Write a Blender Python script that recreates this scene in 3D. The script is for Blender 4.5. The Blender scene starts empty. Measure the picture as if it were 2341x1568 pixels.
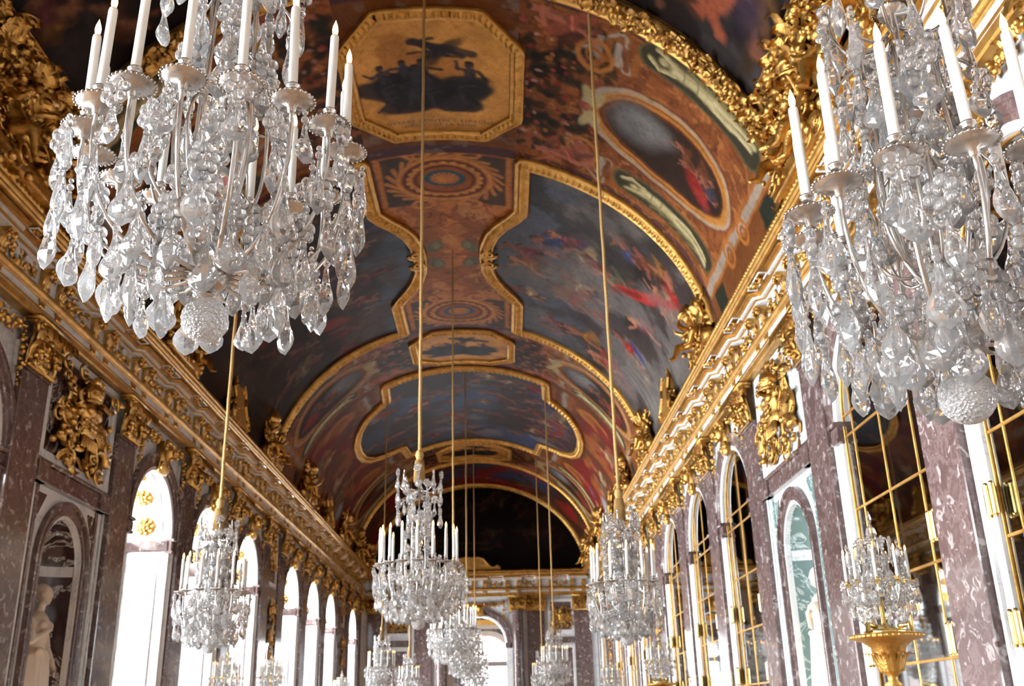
import bpy, math, random
import numpy as np
from mathutils import Vector, Matrix
PI = math.pi
sc = bpy.context.scene
COL = sc.collection
random.seed(7)

# ------------------------------------------------------------------ camera
W, H = 2341, 1568
_c = np.array([W / 2, H / 2]); _vp = np.array([1150., 1640.]); _vv = np.array([1020., -5180.])
FPX = math.sqrt(-np.dot(_vp - _c, _vv - _c))
def _ray(p): return np.array([(p[0] - _c[0]) / FPX, -(p[1] - _c[1]) / FPX, -1.0])
_Y = _ray(_vp); _Y /= np.linalg.norm(_Y)
_Z = _ray(_vv); _Z /= np.linalg.norm(_Z)
_X = np.cross(_Y, _Z); _X /= np.linalg.norm(_X); _Z = np.cross(_X, _Y)
cam_d = bpy.data.cameras.new('camera'); cam = bpy.data.objects.new('camera', cam_d); COL.objects.link(cam)
cam_d.sensor_width = 36; cam_d.lens = FPX / W * 36; cam_d.clip_start = 0.05; cam_d.clip_end = 300
CAM = Vector((0.983, 0.0, 1.7))
_M = Matrix([list(_X), list(_Y), list(_Z)]).to_4x4(); _M.translation = CAM
cam.matrix_world = _M
cam_d.dof.use_dof = True; cam_d.dof.focus_distance = 3.6; cam_d.dof.aperture_fstop = 5.6
sc.camera = cam

# ------------------------------------------------------------------ world, daylight, exposure
wd = bpy.data.worlds.new('overcast_sky'); sc.world = wd; wd.use_nodes = True
bg = wd.node_tree.nodes['Background']; bg.inputs[0].default_value = (0.88, 0.95, 1.0, 1); bg.inputs[1].default_value = 31.0
sc.view_settings.view_transform = 'Standard'; sc.view_settings.look = 'None'
sc.view_settings.gamma = 1; sc.view_settings.use_curve_mapping = False
sc.view_settings.exposure = 0.95
cy = sc.cycles
cy.max_bounces = 8; cy.diffuse_bounces = 3; cy.glossy_bounces = 3; cy.transmission_bounces = 7; cy.transparent_max_bounces = 8
cy.caustics_reflective = False; cy.caustics_refractive = True; cy.sample_clamp_indirect = 6.0; cy.blur_glossy = 0.5
cy.use_denoising = True; cy.use_adaptive_sampling = True; cy.adaptive_threshold = 0.05

# ------------------------------------------------------------------ layout
WX = 5.32                                   # wall plane, both sides
YE = 46.2                                   # end wall plane
YN = -6.0
WIN = [-3.1, 3.9, 7.4, 10.9, 17.85, 21.35, 24.9, 30.35, 33.9, 37.45, 43.1]
PIL = [-4.85, -1.35, 2.15, 5.65, 9.15, 12.65, 16.1, 19.6, 23.15, 26.65, 28.6, 32.12, 35.67, 39.2, 41.3, 44.85]
NICHE = [0.4, 14.4]
PANEL = [27.62, 40.25]
RO, ZS = 1.15, 5.08                         # mirror opening radius, spring height
RL, ZL = 1.08, 5.02                         # window opening radius, spring height
WINL = [y + .1 for y in WIN]

# ------------------------------------------------------------------ helpers
def lin(r, g, b):
    f = lambda c: ((c / 255 + 0.055) / 1.055) ** 2.4 if c > 10 else c / 255 / 12.92
    return (f(r), f(g), f(b))

class MB:
    def __init__(s): s.v = []; s.f = []
    def grid(s, P, cu=False, cv=False):
        P = np.asarray(P, float); n, m = P.shape[:2]; o = len(s.v)
        s.v += [tuple(p) for p in P.reshape(-1, 3)]
        for i in range(n if cu else n - 1):
            for j in range(m if cv else m - 1):
                i2 = (i + 1) % n; j2 = (j + 1) % m
                s.f.append((o + i * m + j, o + i2 * m + j, o + i2 * m + j2, o + i * m + j2))
        return s
    def poly(s, pts):
        o = len(s.v); s.v += [tuple(p) for p in pts]; s.f.append(tuple(range(o, o + len(pts)))); return s
    def box(s, x0, x1, y0, y1, z0, z1):
        o = len(s.v)
        s.v += [(x, y, z) for x in (x0, x1) for y in (y0, y1) for z in (z0, z1)]
        s.f += [tuple(o + k for k in q) for q in ((0, 1, 3, 2), (4, 6, 7, 5), (0, 4, 5, 1), (2, 3, 7, 6), (0, 2, 6, 4), (1, 5, 7, 3))]
        return s
    def bbox(s, x0, x1, y0, y1, z0, z1, b=0.01):     # box with a chamfered +x face
        s.box(x0, x1 - b, y0, y1, z0, z1); o = len(s.v)
        a = [(x1 - b, y0, z0), (x1 - b, y1, z0), (x1 - b, y1, z1), (x1 - b, y0, z1)]
        c = [(x1, y0 + b, z0 + b), (x1, y1 - b, z0 + b), (x1, y1 - b, z1 - b), (x1, y0 + b, z1 - b)]
        s.v += a + c
        s.f += [(o + i, o + (i + 1) % 4, o + 4 + (i + 1) % 4, o + 4 + i) for i in range(4)] + [(o + 4, o + 5, o + 6, o + 7)]
        return s
    def tube(s, path, rad, n=8, caps=True, flat=1.0):
        P = [Vector(p) for p in path]; k = len(P)
        R = rad if hasattr(rad, '__len__') else [rad] * k
        T = [(P[min(i + 1, k - 1)] - P[max(i - 1, 0)]).normalized() for i in range(k)]
        up = Vector((0, 0, 1)) if abs(T[0].z) < 0.9 else Vector((1, 0, 0))
        u = T[0].cross(up).normalized(); rows = []
        for i in range(k):
            u = (u - T[i] * u.dot(T[i]))
            u = u.normalized() if u.length > 1e-6 else T[i].orthogonal().normalized()
            w = T[i].cross(u)
            rows.append([P[i] + (u * math.cos(a) + w * math.sin(a) * flat) * R[i] for a in [2 * PI * j / n for j in range(n)]])
        o = len(s.v); s.grid([[tuple(q) for q in r] for r in rows], cv=True)
        if caps:
            s.f.append(tuple(o + j for j in range(n))); s.f.append(tuple(o + (k - 1) * n + j for j in range(n)))
        return s
    def lathe(s, prof, n=16, c=(0, 0, 0), ax='z'):
        rows = []
        for r, h in prof:
            row = []
            for j in range(n):
                a = 2 * PI * j / n; p = (r * math.cos(a), r * math.sin(a), h)
                if ax == 'x': p = (h, p[0], p[1])
                if ax == 'y': p = (p[0], h, p[1])
                row.append((p[0] + c[0], p[1] + c[1], p[2] + c[2]))
            rows.append(row)
        return s.grid(rows, cv=True)
    def ell(s, c, r, n=8, m=6, rot=None):
        r = r if hasattr(r, '__len__') else (r, r, r); rows = []
        for i in range(m + 1):
            th = PI * i / m; row = []
            for j in range(n):
                a = 2 * PI * j / n
                p = Vector((r[0] * math.sin(th) * math.cos(a), r[1] * math.sin(th) * math.sin(a), r[2] * math.cos(th)))
                if rot is not None: p = rot @ p
                row.append((p.x + c[0], p.y + c[1], p.z + c[2]))
            rows.append(row)
        return s.grid(rows, cv=True)
    def capsule(s, a, b, ra, rb, n=8):
        a = Vector(a); b = Vector(b); d = (b - a).normalized(); path = []; R = []
        for t in (-1, -0.8, -0.45, 0): path.append(a + d * ra * t); R.append(ra * math.sqrt(max(0.002, 1 - t * t)))
        for t in (0, 0.45, 0.8, 1): path.append(b + d * rb * t); R.append(rb * math.sqrt(max(0.002, 1 - t * t)))
        return s.tube(path, R, n)
    def add(s, o, M=None):
        k = len(s.v)
        s.v += [tuple(M @ Vector(p)) for p in o.v] if M is not None else list(o.v)
        s.f += [tuple(k + i for i in q) for q in o.f]; return s
    def mesh(s, name, mat, smooth=False):
        me = bpy.data.meshes.new(name); me.from_pydata(s.v, [], s.f)
        if mat is not None: me.materials.append(mat)
        if smooth: me.shade_smooth()
        me.update(); return me

def obj(name, me, parent=None, loc=(0, 0, 0), rot=(0, 0, 0), scale=(1, 1, 1)):
    o = bpy.data.objects.new(name, me); COL.objects.link(o)
    o.location = loc; o.rotation_euler = rot; o.scale = scale
    if parent is not None: o.parent = parent
    return o
def tag(o, label, cat, group=None, kind=None):
    o['label'] = label; o['category'] = cat
    if group: o['group'] = group
    if kind: o['kind'] = kind
    return o
def thing(name, label, cat, loc=(0, 0, 0), rot=(0, 0, 0), group=None):
    return tag(obj(name, None, None, loc, rot), label, cat, group)
def struct(o, label=None, cat=None):
    o['kind'] = 'structure'
    if label: o['label'] = label; o['category'] = cat
    return o
def remesh(mb, voxel, mat, name, smooth_iter=2):
    me = mb.mesh(name + '_raw', None); o = obj('carving_blank', me)
    m = o.modifiers.new('r', 'REMESH'); m.mode = 'VOXEL'; m.voxel_size = voxel
    if smooth_iter: m2 = o.modifiers.new('s', 'SMOOTH'); m2.iterations = smooth_iter; m2.factor = 0.5
    dg = bpy.context.evaluated_depsgraph_get(); dg.update()
    out = bpy.data.meshes.new_from_object(o.evaluated_get(dg)); out.name = name
    bpy.data.objects.remove(o); bpy.data.meshes.remove(me)
    out.materials.clear(); out.materials.append(mat); out.shade_smooth(); return out
SIDE_NAME = {-1: 'left', 1: 'right', 0: 'far'}
def wpos(side, along, out, z):
    if side == 0: return (along, YE - out, z)
    return (side * (WX - out), along, z)
WROT = {-1: 0.0, 1: PI, 0: -PI / 2}
def wput(name, me, parent, side, along, out, z, scale=(1, 1, 1)):      # wall pieces: local x = out of the wall
    return obj(name, me, parent, wpos(side, along, out, z), (0, 0, WROT[side]), scale)

# ------------------------------------------------------------------ materials
def new_mat(name):
    m = bpy.data.materials.new(name); m.use_nodes = True; nt = m.node_tree
    return m, nt, nt.nodes['Principled BSDF']
def N(nt, t, **kw):
    n = nt.nodes.new(t)
    for k, v in kw.items():
        if k.startswith('i_'): n.inputs[k[2:].replace('_', ' ')].default_value = v
        else: setattr(n, k, v)
    return n
def ramp(nt, stops):
    r = N(nt, 'ShaderNodeValToRGB'); e = r.color_ramp.elements
    while len(e) < len(stops): e.new(0.5)
    for k, (p, c) in enumerate(stops): e[k].position = p; e[k].color = (*c, 1)
    return r
def noisy(name, stops, scale=3, detail=6, dist=0.5, rough=0.5, metal=0.0, bump=0.0, bscale=30, world=True, spec=0.5, coat=0.0, nrough=0.55):
    m, nt, b = new_mat(name)
    g = N(nt, 'ShaderNodeNewGeometry') if world else N(nt, 'ShaderNodeTexCoord')
    src = g.outputs['Position'] if world else g.outputs['Object']
    n = N(nt, 'ShaderNodeTexNoise', i_Scale=scale, i_Detail=detail, i_Distortion=dist, i_Roughness=nrough)
    nt.links.new(src, n.inputs['Vector']); r = ramp(nt, stops)
    nt.links.new(n.outputs['Fac'], r.inputs['Fac']); nt.links.new(r.outputs['Color'], b.inputs['Base Color'])
    b.inputs['Roughness'].default_value = rough; b.inputs['Metallic'].default_value = metal
    b.inputs['Specular IOR Level'].default_value = spec; b.inputs['Coat Weight'].default_value = coat
    if bump:
        n2 = N(nt, 'ShaderNodeTexNoise', i_Scale=bscale, i_Detail=4.0)
        nt.links.new(src, n2.inputs['Vector']); bp = N(nt, 'ShaderNodeBump', i_Strength=bump, i_Distance=0.02)
        nt.links.new(n2.outputs['Fac'], bp.inputs['Height']); nt.links.new(bp.outputs['Normal'], b.inputs['Normal'])
    return m
def veined(name, base, vein, scale=1.5, width=0.06, patch=None, rough=0.2, spec=0.5, dist=1.2):
    m, nt, b = new_mat(name); g = N(nt, 'ShaderNodeNewGeometry')
    n = N(nt, 'ShaderNodeTexNoise', i_Scale=scale, i_Detail=7.0, i_Distortion=dist, i_Roughness=0.62)
    nt.links.new(g.outputs['Position'], n.inputs['Vector'])
    st = [(0.0, base[0]), (0.5 - width, base[1]), (0.5, vein), (0.5 + width, base[1]), (1.0, base[2])]
    r = ramp(nt, st); nt.links.new(n.outputs['Fac'], r.inputs['Fac']); out = r.outputs['Color']
    if patch:
        n2 = N(nt, 'ShaderNodeTexNoise', i_Scale=patch[1], i_Detail=5.0, i_Distortion=0.8)
        nt.links.new(g.outputs['Position'], n2.inputs['Vector'])
        r2 = ramp(nt, [(patch[2], (0, 0, 0)), (patch[2] + 0.06, (1, 1, 1))]); nt.links.new(n2.outputs['Fac'], r2.inputs['Fac'])
        mx = N(nt, 'ShaderNodeMixRGB'); mx.inputs['Color2'].default_value = (*patch[0], 1)
        nt.links.new(r2.outputs['Color'], mx.inputs['Fac']); nt.links.new(out, mx.inputs['Color1']); out = mx.outputs['Color']
    nt.links.new(out, b.inputs['Base Color']); b.inputs['Roughness'].default_value = rough; b.inputs['Specular IOR Level'].default_value = spec
    return m
M = {}
M['gold'] = noisy('gilding', [(0.3, (0.36, 0.18, 0.04)), (0.7, (0.62, 0.36, 0.10))], 5, 5, 0.3, 0.44, 0.9, 0.3, 45)
M['goldr'] = noisy('carved_gilding', [(0.25, (0.27, 0.13, 0.028)), (0.7, (0.60, 0.34, 0.09))], 9, 6, 0.5, 0.32, 0.88, 0.5, 38)
M['brass'] = noisy('polished_brass', [(0.3, (0.85, 0.60, 0.20)), (0.7, (0.95, 0.74, 0.30))], 6, 2, 0, 0.2, 1.0)
M['white'] = veined('white_marble', [(0.84, 0.83, 0.82), (0.82, 0.82, 0.82), (0.86, 0.85, 0.84)], (0.60, 0.61, 0.63), 1.3, 0.02, rough=0.25)
M['purple'] = veined('purple_brown_marble', [(0.060, 0.033, 0.031), (0.110, 0.068, 0.063), (0.20, 0.148, 0.138)], (0.17, 0.118, 0.112), 3.6, 0.05, ((0.34, 0.285, 0.275), 8.5, 0.585), rough=0.12, dist=0.3)
M['dark'] = veined('black_violet_marble', [(0.035, 0.018, 0.020), (0.05, 0.025, 0.026), (0.09, 0.04, 0.04)], (0.62, 0.58, 0.56), 1.6, 0.022, rough=0.15)
M['green'] = veined('green_marble', [(0.10, 0.16, 0.15), (0.16, 0.24, 0.23), (0.20, 0.28, 0.27)], (0.62, 0.68, 0.66), 2.6, 0.03, rough=0.15)
M['statue'] = noisy('statue_marble', [(0.3, (0.70, 0.56, 0.42)), (0.7, (0.80, 0.69, 0.56))], 3, 5, 0.4, 0.45)
M['silver'] = noisy('tarnished_silver', [(0.3, (0.40, 0.36, 0.33)), (0.7, (0.60, 0.56, 0.52))], 8, 3, 0, 0.25, 0.95)
M['wax'] = noisy('white_wax', [(0.3, (0.86, 0.84, 0.78)), (0.7, (0.92, 0.90, 0.85))], 4, 2, 0, 0.4)
M['cord'] = noisy('gold_silk', [(0.3, (0.36, 0.20, 0.06)), (0.7, (0.58, 0.36, 0.13))], 60, 3, 0, 0.7, 0, 0.4, 120)
M['floor'] = noisy('oak_parquet', [(0.3, (0.26, 0.14, 0.07)), (0.7, (0.40, 0.24, 0.13))], 2, 6, 0.4, 0.35)
M['plaster'] = noisy('ochre_plaster', [(0.3, (0.20, 0.10, 0.04)), (0.7, (0.34, 0.18, 0.07))], 2, 5, 0.4, 0.6)
def mk_crystal():
    m, nt, b = new_mat('rock_crystal'); nt.nodes.remove(b); out = nt.nodes['Material Output']
    gl = N(nt, 'ShaderNodeBsdfGlass', i_IOR=1.52, i_Roughness=0.0); gl.inputs['Color'].default_value = (1, 1, 1, 1)
    tr = N(nt, 'ShaderNodeBsdfTranslucent'); tr.inputs['Color'].default_value = (0.95, 0.95, 0.96, 1)
    df = N(nt, 'ShaderNodeBsdfDiffuse'); df.inputs['Color'].default_value = (0.95, 0.95, 0.96, 1)
    m1 = N(nt, 'ShaderNodeMixShader'); m1.inputs[0].default_value = 0.5
    m2 = N(nt, 'ShaderNodeMixShader'); m2.inputs[0].default_value = 0.10
    nt.links.new(tr.outputs[0], m1.inputs[1]); nt.links.new(df.outputs[0], m1.inputs[2])
    nt.links.new(gl.outputs[0], m2.inputs[1]); nt.links.new(m1.outputs[0], m2.inputs[2]); nt.links.new(m2.outputs[0], out.inputs['Surface'])
    return m
M['crystal'] = mk_crystal()
def mk_pane():
    m, nt, b = new_mat('window_glass'); nt.nodes.remove(b); out = nt.nodes['Material Output']
    t = N(nt, 'ShaderNodeBsdfTransparent'); g = N(nt, 'ShaderNodeBsdfGlossy'); g.inputs['Roughness'].default_value = 0.02
    fr = N(nt, 'ShaderNodeFresnel', i_IOR=1.45); mx = N(nt, 'ShaderNodeMixShader')
    nt.links.new(fr.outputs[0], mx.inputs[0]); nt.links.new(t.outputs[0], mx.inputs[1]); nt.links.new(g.outputs[0], mx.inputs[2])
    nt.links.new(mx.outputs[0], out.inputs['Surface']); return m
M['pane'] = mk_pane()
M['mirror'] = noisy('mercury_mirror', [(0.3, (0.42, 0.44, 0.45)), (0.7, (0.52, 0.54, 0.55))], 1.2, 4, 0.3, 0.025, 1.0)
def mk_emit(name, col, st):
    m, nt, b = new_mat(name); b.inputs['Base Color'].default_value = (*col, 1)
    b.inputs['Emission Color'].default_value = (*col, 1); b.inputs['Emission Strength'].default_value = st; return m
M['flame'] = mk_emit('candle_flame', (1.0, 0.56, 0.20), 2.6)
def mk_paint():
    m, nt, b = new_mat('oil_paint'); a = N(nt, 'ShaderNodeVertexColor', layer_name='Col')
    g = N(nt, 'ShaderNodeNewGeometry'); n = N(nt, 'ShaderNodeTexNoise', i_Scale=9.0, i_Detail=8.0, i_Distortion=0.6, i_Roughness=0.65)
    nt.links.new(g.outputs['Position'], n.inputs['Vector']); r = ramp(nt, [(0.3, (0.55, 0.52, 0.5)), (0.55, (1, 1, 1)), (0.75, (1.0, 1.0, 1.0))])
    nt.links.new(n.outputs['Fac'], r.inputs['Fac']); mx = N(nt, 'ShaderNodeMixRGB', blend_type='MULTIPLY'); mx.inputs[0].default_value = 0.7
    nt.links.new(a.outputs['Color'], mx.inputs[1]); nt.links.new(r.outputs['Color'], mx.inputs[2])
    nt.links.new(mx.outputs[0], b.inputs['Base Color']); b.inputs['Roughness'].default_value = 0.6; b.inputs['Specular IOR Level'].default_value = 0.08
    return m
M['paint'] = mk_paint()

# ------------------------------------------------------------------ vault surface
VA, VB, VZ = 5.05, 4.34, 7.7
_t = np.linspace(0, PI / 2, 3000); _ex = VA * np.sin(_t); _ez = VB * np.cos(_t)
_S = np.concatenate([[0], np.cumsum(np.hypot(np.diff(_ex), np.diff(_ez)))]); SMAX = _S[-1]
def vm(s, y, n=0.0):                        # arc length from the crown, position along the hall, height proud of the vault
    s = np.asarray(s, float); t = np.interp(np.abs(s), _S, _t); sg = np.sign(s)
    nx = np.sin(t) / VA; nz = np.cos(t) / VB; L = np.hypot(nx, nz)
    x = sg * (VA * np.sin(t) - n * nx / L); z = VZ + VB * np.cos(t) - n * nz / L
    return np.stack([x, np.broadcast_to(np.asarray(y, float), np.shape(x)), z], -1)
def vault_z(x): return VZ + VB * math.sqrt(1 - (x / VA) ** 2)
_tab = np.random.default_rng(3).random((256, 256))
def vnoise(x, y):
    xi = np.floor(x).astype(int); yi = np.floor(y).astype(int); fx = x - xi; fy = y - yi
    fx = fx * fx * (3 - 2 * fx); fy = fy * fy * (3 - 2 * fy); g = lambda a, b: _tab[a & 255, b & 255]
    return (g(xi, yi) * (1 - fx) + g(xi + 1, yi) * fx) * (1 - fy) + (g(xi, yi + 1) * (1 - fx) + g(xi + 1, yi + 1) * fx) * fy
def fbm(x, y, o=5):
    a = 0.5; t = 0; n = 0
    for k in range(o): t = t + a * vnoise(x * 2 ** k + 17 * k, y * 2 ** k + 31 * k); n += a; a *= 0.55
    return t / n
def sstep(a, b, x): t = np.clip((x - a) / (b - a), 0, 1); return t * t * (3 - 2 * t)

class Paint:                                # colours laid on a grid over the vault (arc length, length)
    def __init__(p, s0, s1, y0, y1, res, base, amp=0.35, sc_=1.3, seed=0):
        p.s = np.linspace(s0, s1, max(4, int((s1 - s0) / res))); p.y = np.linspace(y0, y1, max(4, int((y1 - y0) / res)))
        p.S, p.Y = np.meshgrid(p.s, p.y); p.seed = seed
        p.c = np.ones(p.S.shape + (3,)) * np.array(lin(*base)); f = p.fb(sc_, seed)
        p.c *= (1 + amp * 2.4 * (f - 0.5))[..., None]
    def fb(p, k, seed=0, o=5): return fbm(p.S * k + seed * 3.7 + 100, p.Y * k + seed * 5.3 + 100, o)
    def mix(p, col, m): p.c += (np.array(lin(*col)) - p.c) * np.clip(m, 0, 1)[..., None]
    def win(p, cs, cy_, r):
        i0, i1 = np.searchsorted(p.y, (cy_ - r, cy_ + r)); j0, j1 = np.searchsorted(p.s, (cs - r, cs + r))
        return slice(i0, max(i1, i0)), slice(j0, max(j1, j0))
    def ell(p, cs, cy_, a, b, rot, col, al=1.0, soft=0.25):
        w = p.win(cs, cy_, max(a, b) * 1.4)
        if p.S[w].size == 0: return
        ds = p.S[w] - cs; dy = p.Y[w] - cy_; c, s_ = math.cos(rot), math.sin(rot)
        d = np.hypot((ds * c + dy * s_) / a, (-ds * s_ + dy * c) / b)
        p.c[w] += (np.array(lin(*col)) - p.c[w]) * (al * (1 - sstep(1 - soft, 1 + soft, d)))[..., None]
    def cap(p, a, b, r, col, al=1.0, soft=0.3):
        a = np.array(a); b = np.array(b); m = (a + b) / 2; w = p.win(m[0], m[1], np.hypot(*(b - a)) / 2 + r * 1.5)
        if p.S[w].size == 0: return
        v = b - a; ds = p.S[w] - a[0]; dy = p.Y[w] - a[1]; t = np.clip((ds * v[0] + dy * v[1]) / max(1e-6, v @ v), 0, 1)
        d = np.hypot(ds - t * v[0], dy - t * v[1]) / r
        p.c[w] += (np.array(lin(*col)) - p.c[w]) * (al * (1 - sstep(1 - soft, 1 + soft, d)))[..., None]
    def band(p, s0, s1, y0, y1, col, al=1.0, soft=None):
        soft = soft or (p.s[1] - p.s[0])
        m = sstep(s0 - soft, s0 + soft, p.S) * (1 - sstep(s1 - soft, s1 + soft, p.S)) * sstep(y0 - soft, y0 + soft, p.Y) * (1 - sstep(y1 - soft, y1 + soft, p.Y))
        p.mix(col, m * al)
    def ring(p, cs, cy_, a, b, w, col, al=1.0):
        d = (np.hypot((p.S - cs) / a, (p.Y - cy_) / b) - 1) * min(a, b)
        h = (p.s[1] - p.s[0]); p.mix(col, al * (1 - sstep(w * 0.7 - h, w * .7 + h, np.abs(d))))
    def figure(p, cs, cy_, h, rot, rng, skin, cloth):      # a generic draped figure in loose brushwork
        R = lambda u, v: (cs + (u * math.cos(rot) - v * math.sin(rot)) * h, cy_ + (u * math.sin(rot) + v * math.cos(rot)) * h)
        dk = tuple(c * 0.6 for c in skin); dc = tuple(c * 0.55 for c in cloth)
        for k in range(3):
            q = R(rng.uniform(-0.25, 0.25), rng.uniform(-0.35, 0.1)); p.ell(*q, h * rng.uniform(0.18, 0.34), h * rng.uniform(0.08, 0.16), rot + rng.uniform(-0.8, 0.8), dc if k == 0 else cloth, 0.8, 0.4)
        p.cap(R(0, 0.0), R(0.03, 0.26), h * 0.085, skin, 0.95); p.cap(R(-0.04, 0.02), R(-0.03, 0.2), h * 0.035, dk, 0.5)
        p.ell(*R(0.05, 0.40), h * 0.062, h * 0.075, rot, skin, 0.95); p.ell(*R(0.06, 0.45), h * 0.06, h * 0.04, rot, (50, 34, 26), 0.9)
        e = R(rng.uniform(0.14, 0.26), rng.uniform(0.1, 0.3)); p.cap(R(0.09, 0.28), e, h * 0.035, skin, 0.9); p.cap(e, R(rng.uniform(0.2, 0.4), rng.uniform(0.2, 0.5)), h * 0.028, skin, 0.9)
        e = R(rng.uniform(-0.28, -0.14), rng.uniform(0.05, 0.3)); p.cap(R(-0.08, 0.28), e, h * 0.035, dk, 0.9)
        k1 = R(rng.uniform(0.02, 0.2), -0.25); p.cap(R(0.04, -0.02), k1, h * 0.06, skin, 0.85); p.cap(k1, R(rng.uniform(-0.05, 0.2), -0.5), h * 0.04, skin, 0.85)
        k2 = R(rng.uniform(-0.2, 0.0), -0.24); p.cap(R(-0.04, -0.02), k2, h * 0.06, dk, 0.85); p.cap(k2, R(rng.uniform(-0.25, 0.0), -0.46), h * 0.04, dk, 0.85)
        p.ell(*R(rng.uniform(-0.1, 0.1), -0.1), h * 0.17, h * 0.1, rot + rng.uniform(-0.6, 0.6), cloth, 0.85, 0.35)
        p.cap(R(-0.12, -0.06), R(0.12, -0.14), h * 0.02, tuple(min(255, c * 1.35 + 15) for c in cloth), 0.7)
    def warp(p, amp, k=1.6):
        ds = (p.fb(k, 201) - .5) * amp * 4; dy = (p.fb(k, 202) - .5) * amp * 4; ny, ns = p.S.shape
        hs = p.s[1] - p.s[0]; hy = p.y[1] - p.y[0]; jj, ii = np.meshgrid(np.arange(ns), np.arange(ny))
        fj = np.clip(jj + ds / hs, 0, ns - 1.001); fi = np.clip(ii + dy / hy, 0, ny - 1.001); j0 = fj.astype(int); i0 = fi.astype(int); a = (fj - j0)[..., None]; b = (fi - i0)[..., None]; j1 = np.minimum(j0 + 1, ns - 1); i1 = np.minimum(i0 + 1, ny - 1)
        p.c = (p.c[i0, j0] * (1 - a) + p.c[i0, j1] * a) * (1 - b) + (p.c[i1, j0] * (1 - a) + p.c[i1, j1] * a) * b
        return p
    def grain(p, amp, k=3.0, s=1.0): p.c *= (1 + amp * 3 * (fbm(p.S * k * s + 7, p.Y * k + 3, 5) - .5))[..., None]; p.c = np.maximum(p.c, .002); return p
    def mesh(p, name, poly=None, off=0.01):
        ny, ns = p.S.shape; V = vm(p.S, p.Y, off).reshape(-1, 3)
        idx = np.arange(ny * ns).reshape(ny, ns)
        F = np.stack([idx[:-1, :-1], idx[:-1, 1:], idx[1:, 1:], idx[1:, :-1]], -1).reshape(-1, 4)
        if poly is not None:
            cs = (p.S[:-1, :-1] + p.S[1:, 1:]).ravel() / 2; cyy = (p.Y[:-1, :-1] + p.Y[1:, 1:]).ravel() / 2
            F = F[inpoly(cs, cyy, poly)]
        return colmesh(name, V, F, p.c.reshape(-1, 3))
def inpoly(x, y, poly):
    r = np.zeros(x.shape, bool); n = len(poly)
    for i in range(n):
        x1, y1 = poly[i]; x2, y2 = poly[(i + 1) % n]
        if y1 == y2: continue
        c = ((y1 > y) != (y2 > y)) & (x < (x2 - x1) * (y - y1) / (y2 - y1) + x1); r ^= c
    return r
def colmesh(name, V, F, C):
    used = np.unique(F); mp = np.full(len(V), -1); mp[used] = np.arange(len(used)); F = mp[F]; V = V[used]; C = C[used]
    me = bpy.data.meshes.new(name); me.vertices.add(len(V)); me.vertices.foreach_set('co', V.astype(np.float32).ravel())
    me.loops.add(F.size); me.loops.foreach_set('vertex_index', F.astype(np.int32).ravel())
    me.polygons.add(len(F)); me.polygons.foreach_set('loop_start', np.arange(0, F.size, 4, dtype=np.int32))
    me.update(calc_edges=True); me.validate()
    a = me.color_attributes.new('Col', 'FLOAT_COLOR', 'POINT')
    cc = np.ones((len(V), 4), np.float32); cc[:, :3] = np.clip(C * np.array([.66, .59, .53]), 0.002, 1); a.data.foreach_set('color', cc.ravel())
    me.materials.append(M['paint']); me.shade_smooth(); return me
def vsweep(path, width, height, closed=False, pitch=0.14, step=0.022, amp=0.075, base=0.0, flip=False):   # moulded gilt frame along a path on the vault
    P = np.array(path, float)
    if closed: P = np.vstack([P, P[:1]])
    L = np.concatenate([[0], np.cumsum(np.hypot(*np.diff(P, axis=0).T))]); n = max(4, int(L[-1] / step))
    l = np.unique(np.concatenate([np.linspace(0, L[-1], n), L])); s = np.interp(l, L, P[:, 0]); y = np.interp(l, L, P[:, 1])
    Q = np.stack([s, y], 1)
    if closed: T = np.roll(Q[:-1], -1, 0) - np.roll(Q[:-1], 1, 0); T = np.vstack([T, T[:1]])
    else: T = np.gradient(Q, axis=0)
    T /= np.maximum(1e-9, np.hypot(T[:, 0], T[:, 1]))[:, None]; Nn = np.stack([-T[:, 1], T[:, 0]], 1) * (-1 if flip else 1)
    prof = [(-0.5, 0.0, 0), (-0.5, 0.55, 0), (-0.42, 0.7, 0), (-0.36, 0.45, 0), (-0.24, 0.55, 0.6), (-0.12, 0.95, 1), (0.0, 1.05, 1), (0.12, 0.95, 1), (0.2, 0.5, 0), (0.3, 0.42, 0), (0.34, 0.65, 0), (0.44, 0.6, 0), (0.5, 0.35, 0), (0.5, 0.0, 0)]
    wv = np.abs(np.sin(PI * l / pitch)); rows = []
    for d, h, k in prof:
        q = Q + Nn * (d * width); rows.append(vm(q[:, 0], q[:, 1], base + h * height - k * amp * (1 - wv)))
    return MB().grid(np.array(rows).transpose(1, 0, 2))

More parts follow.
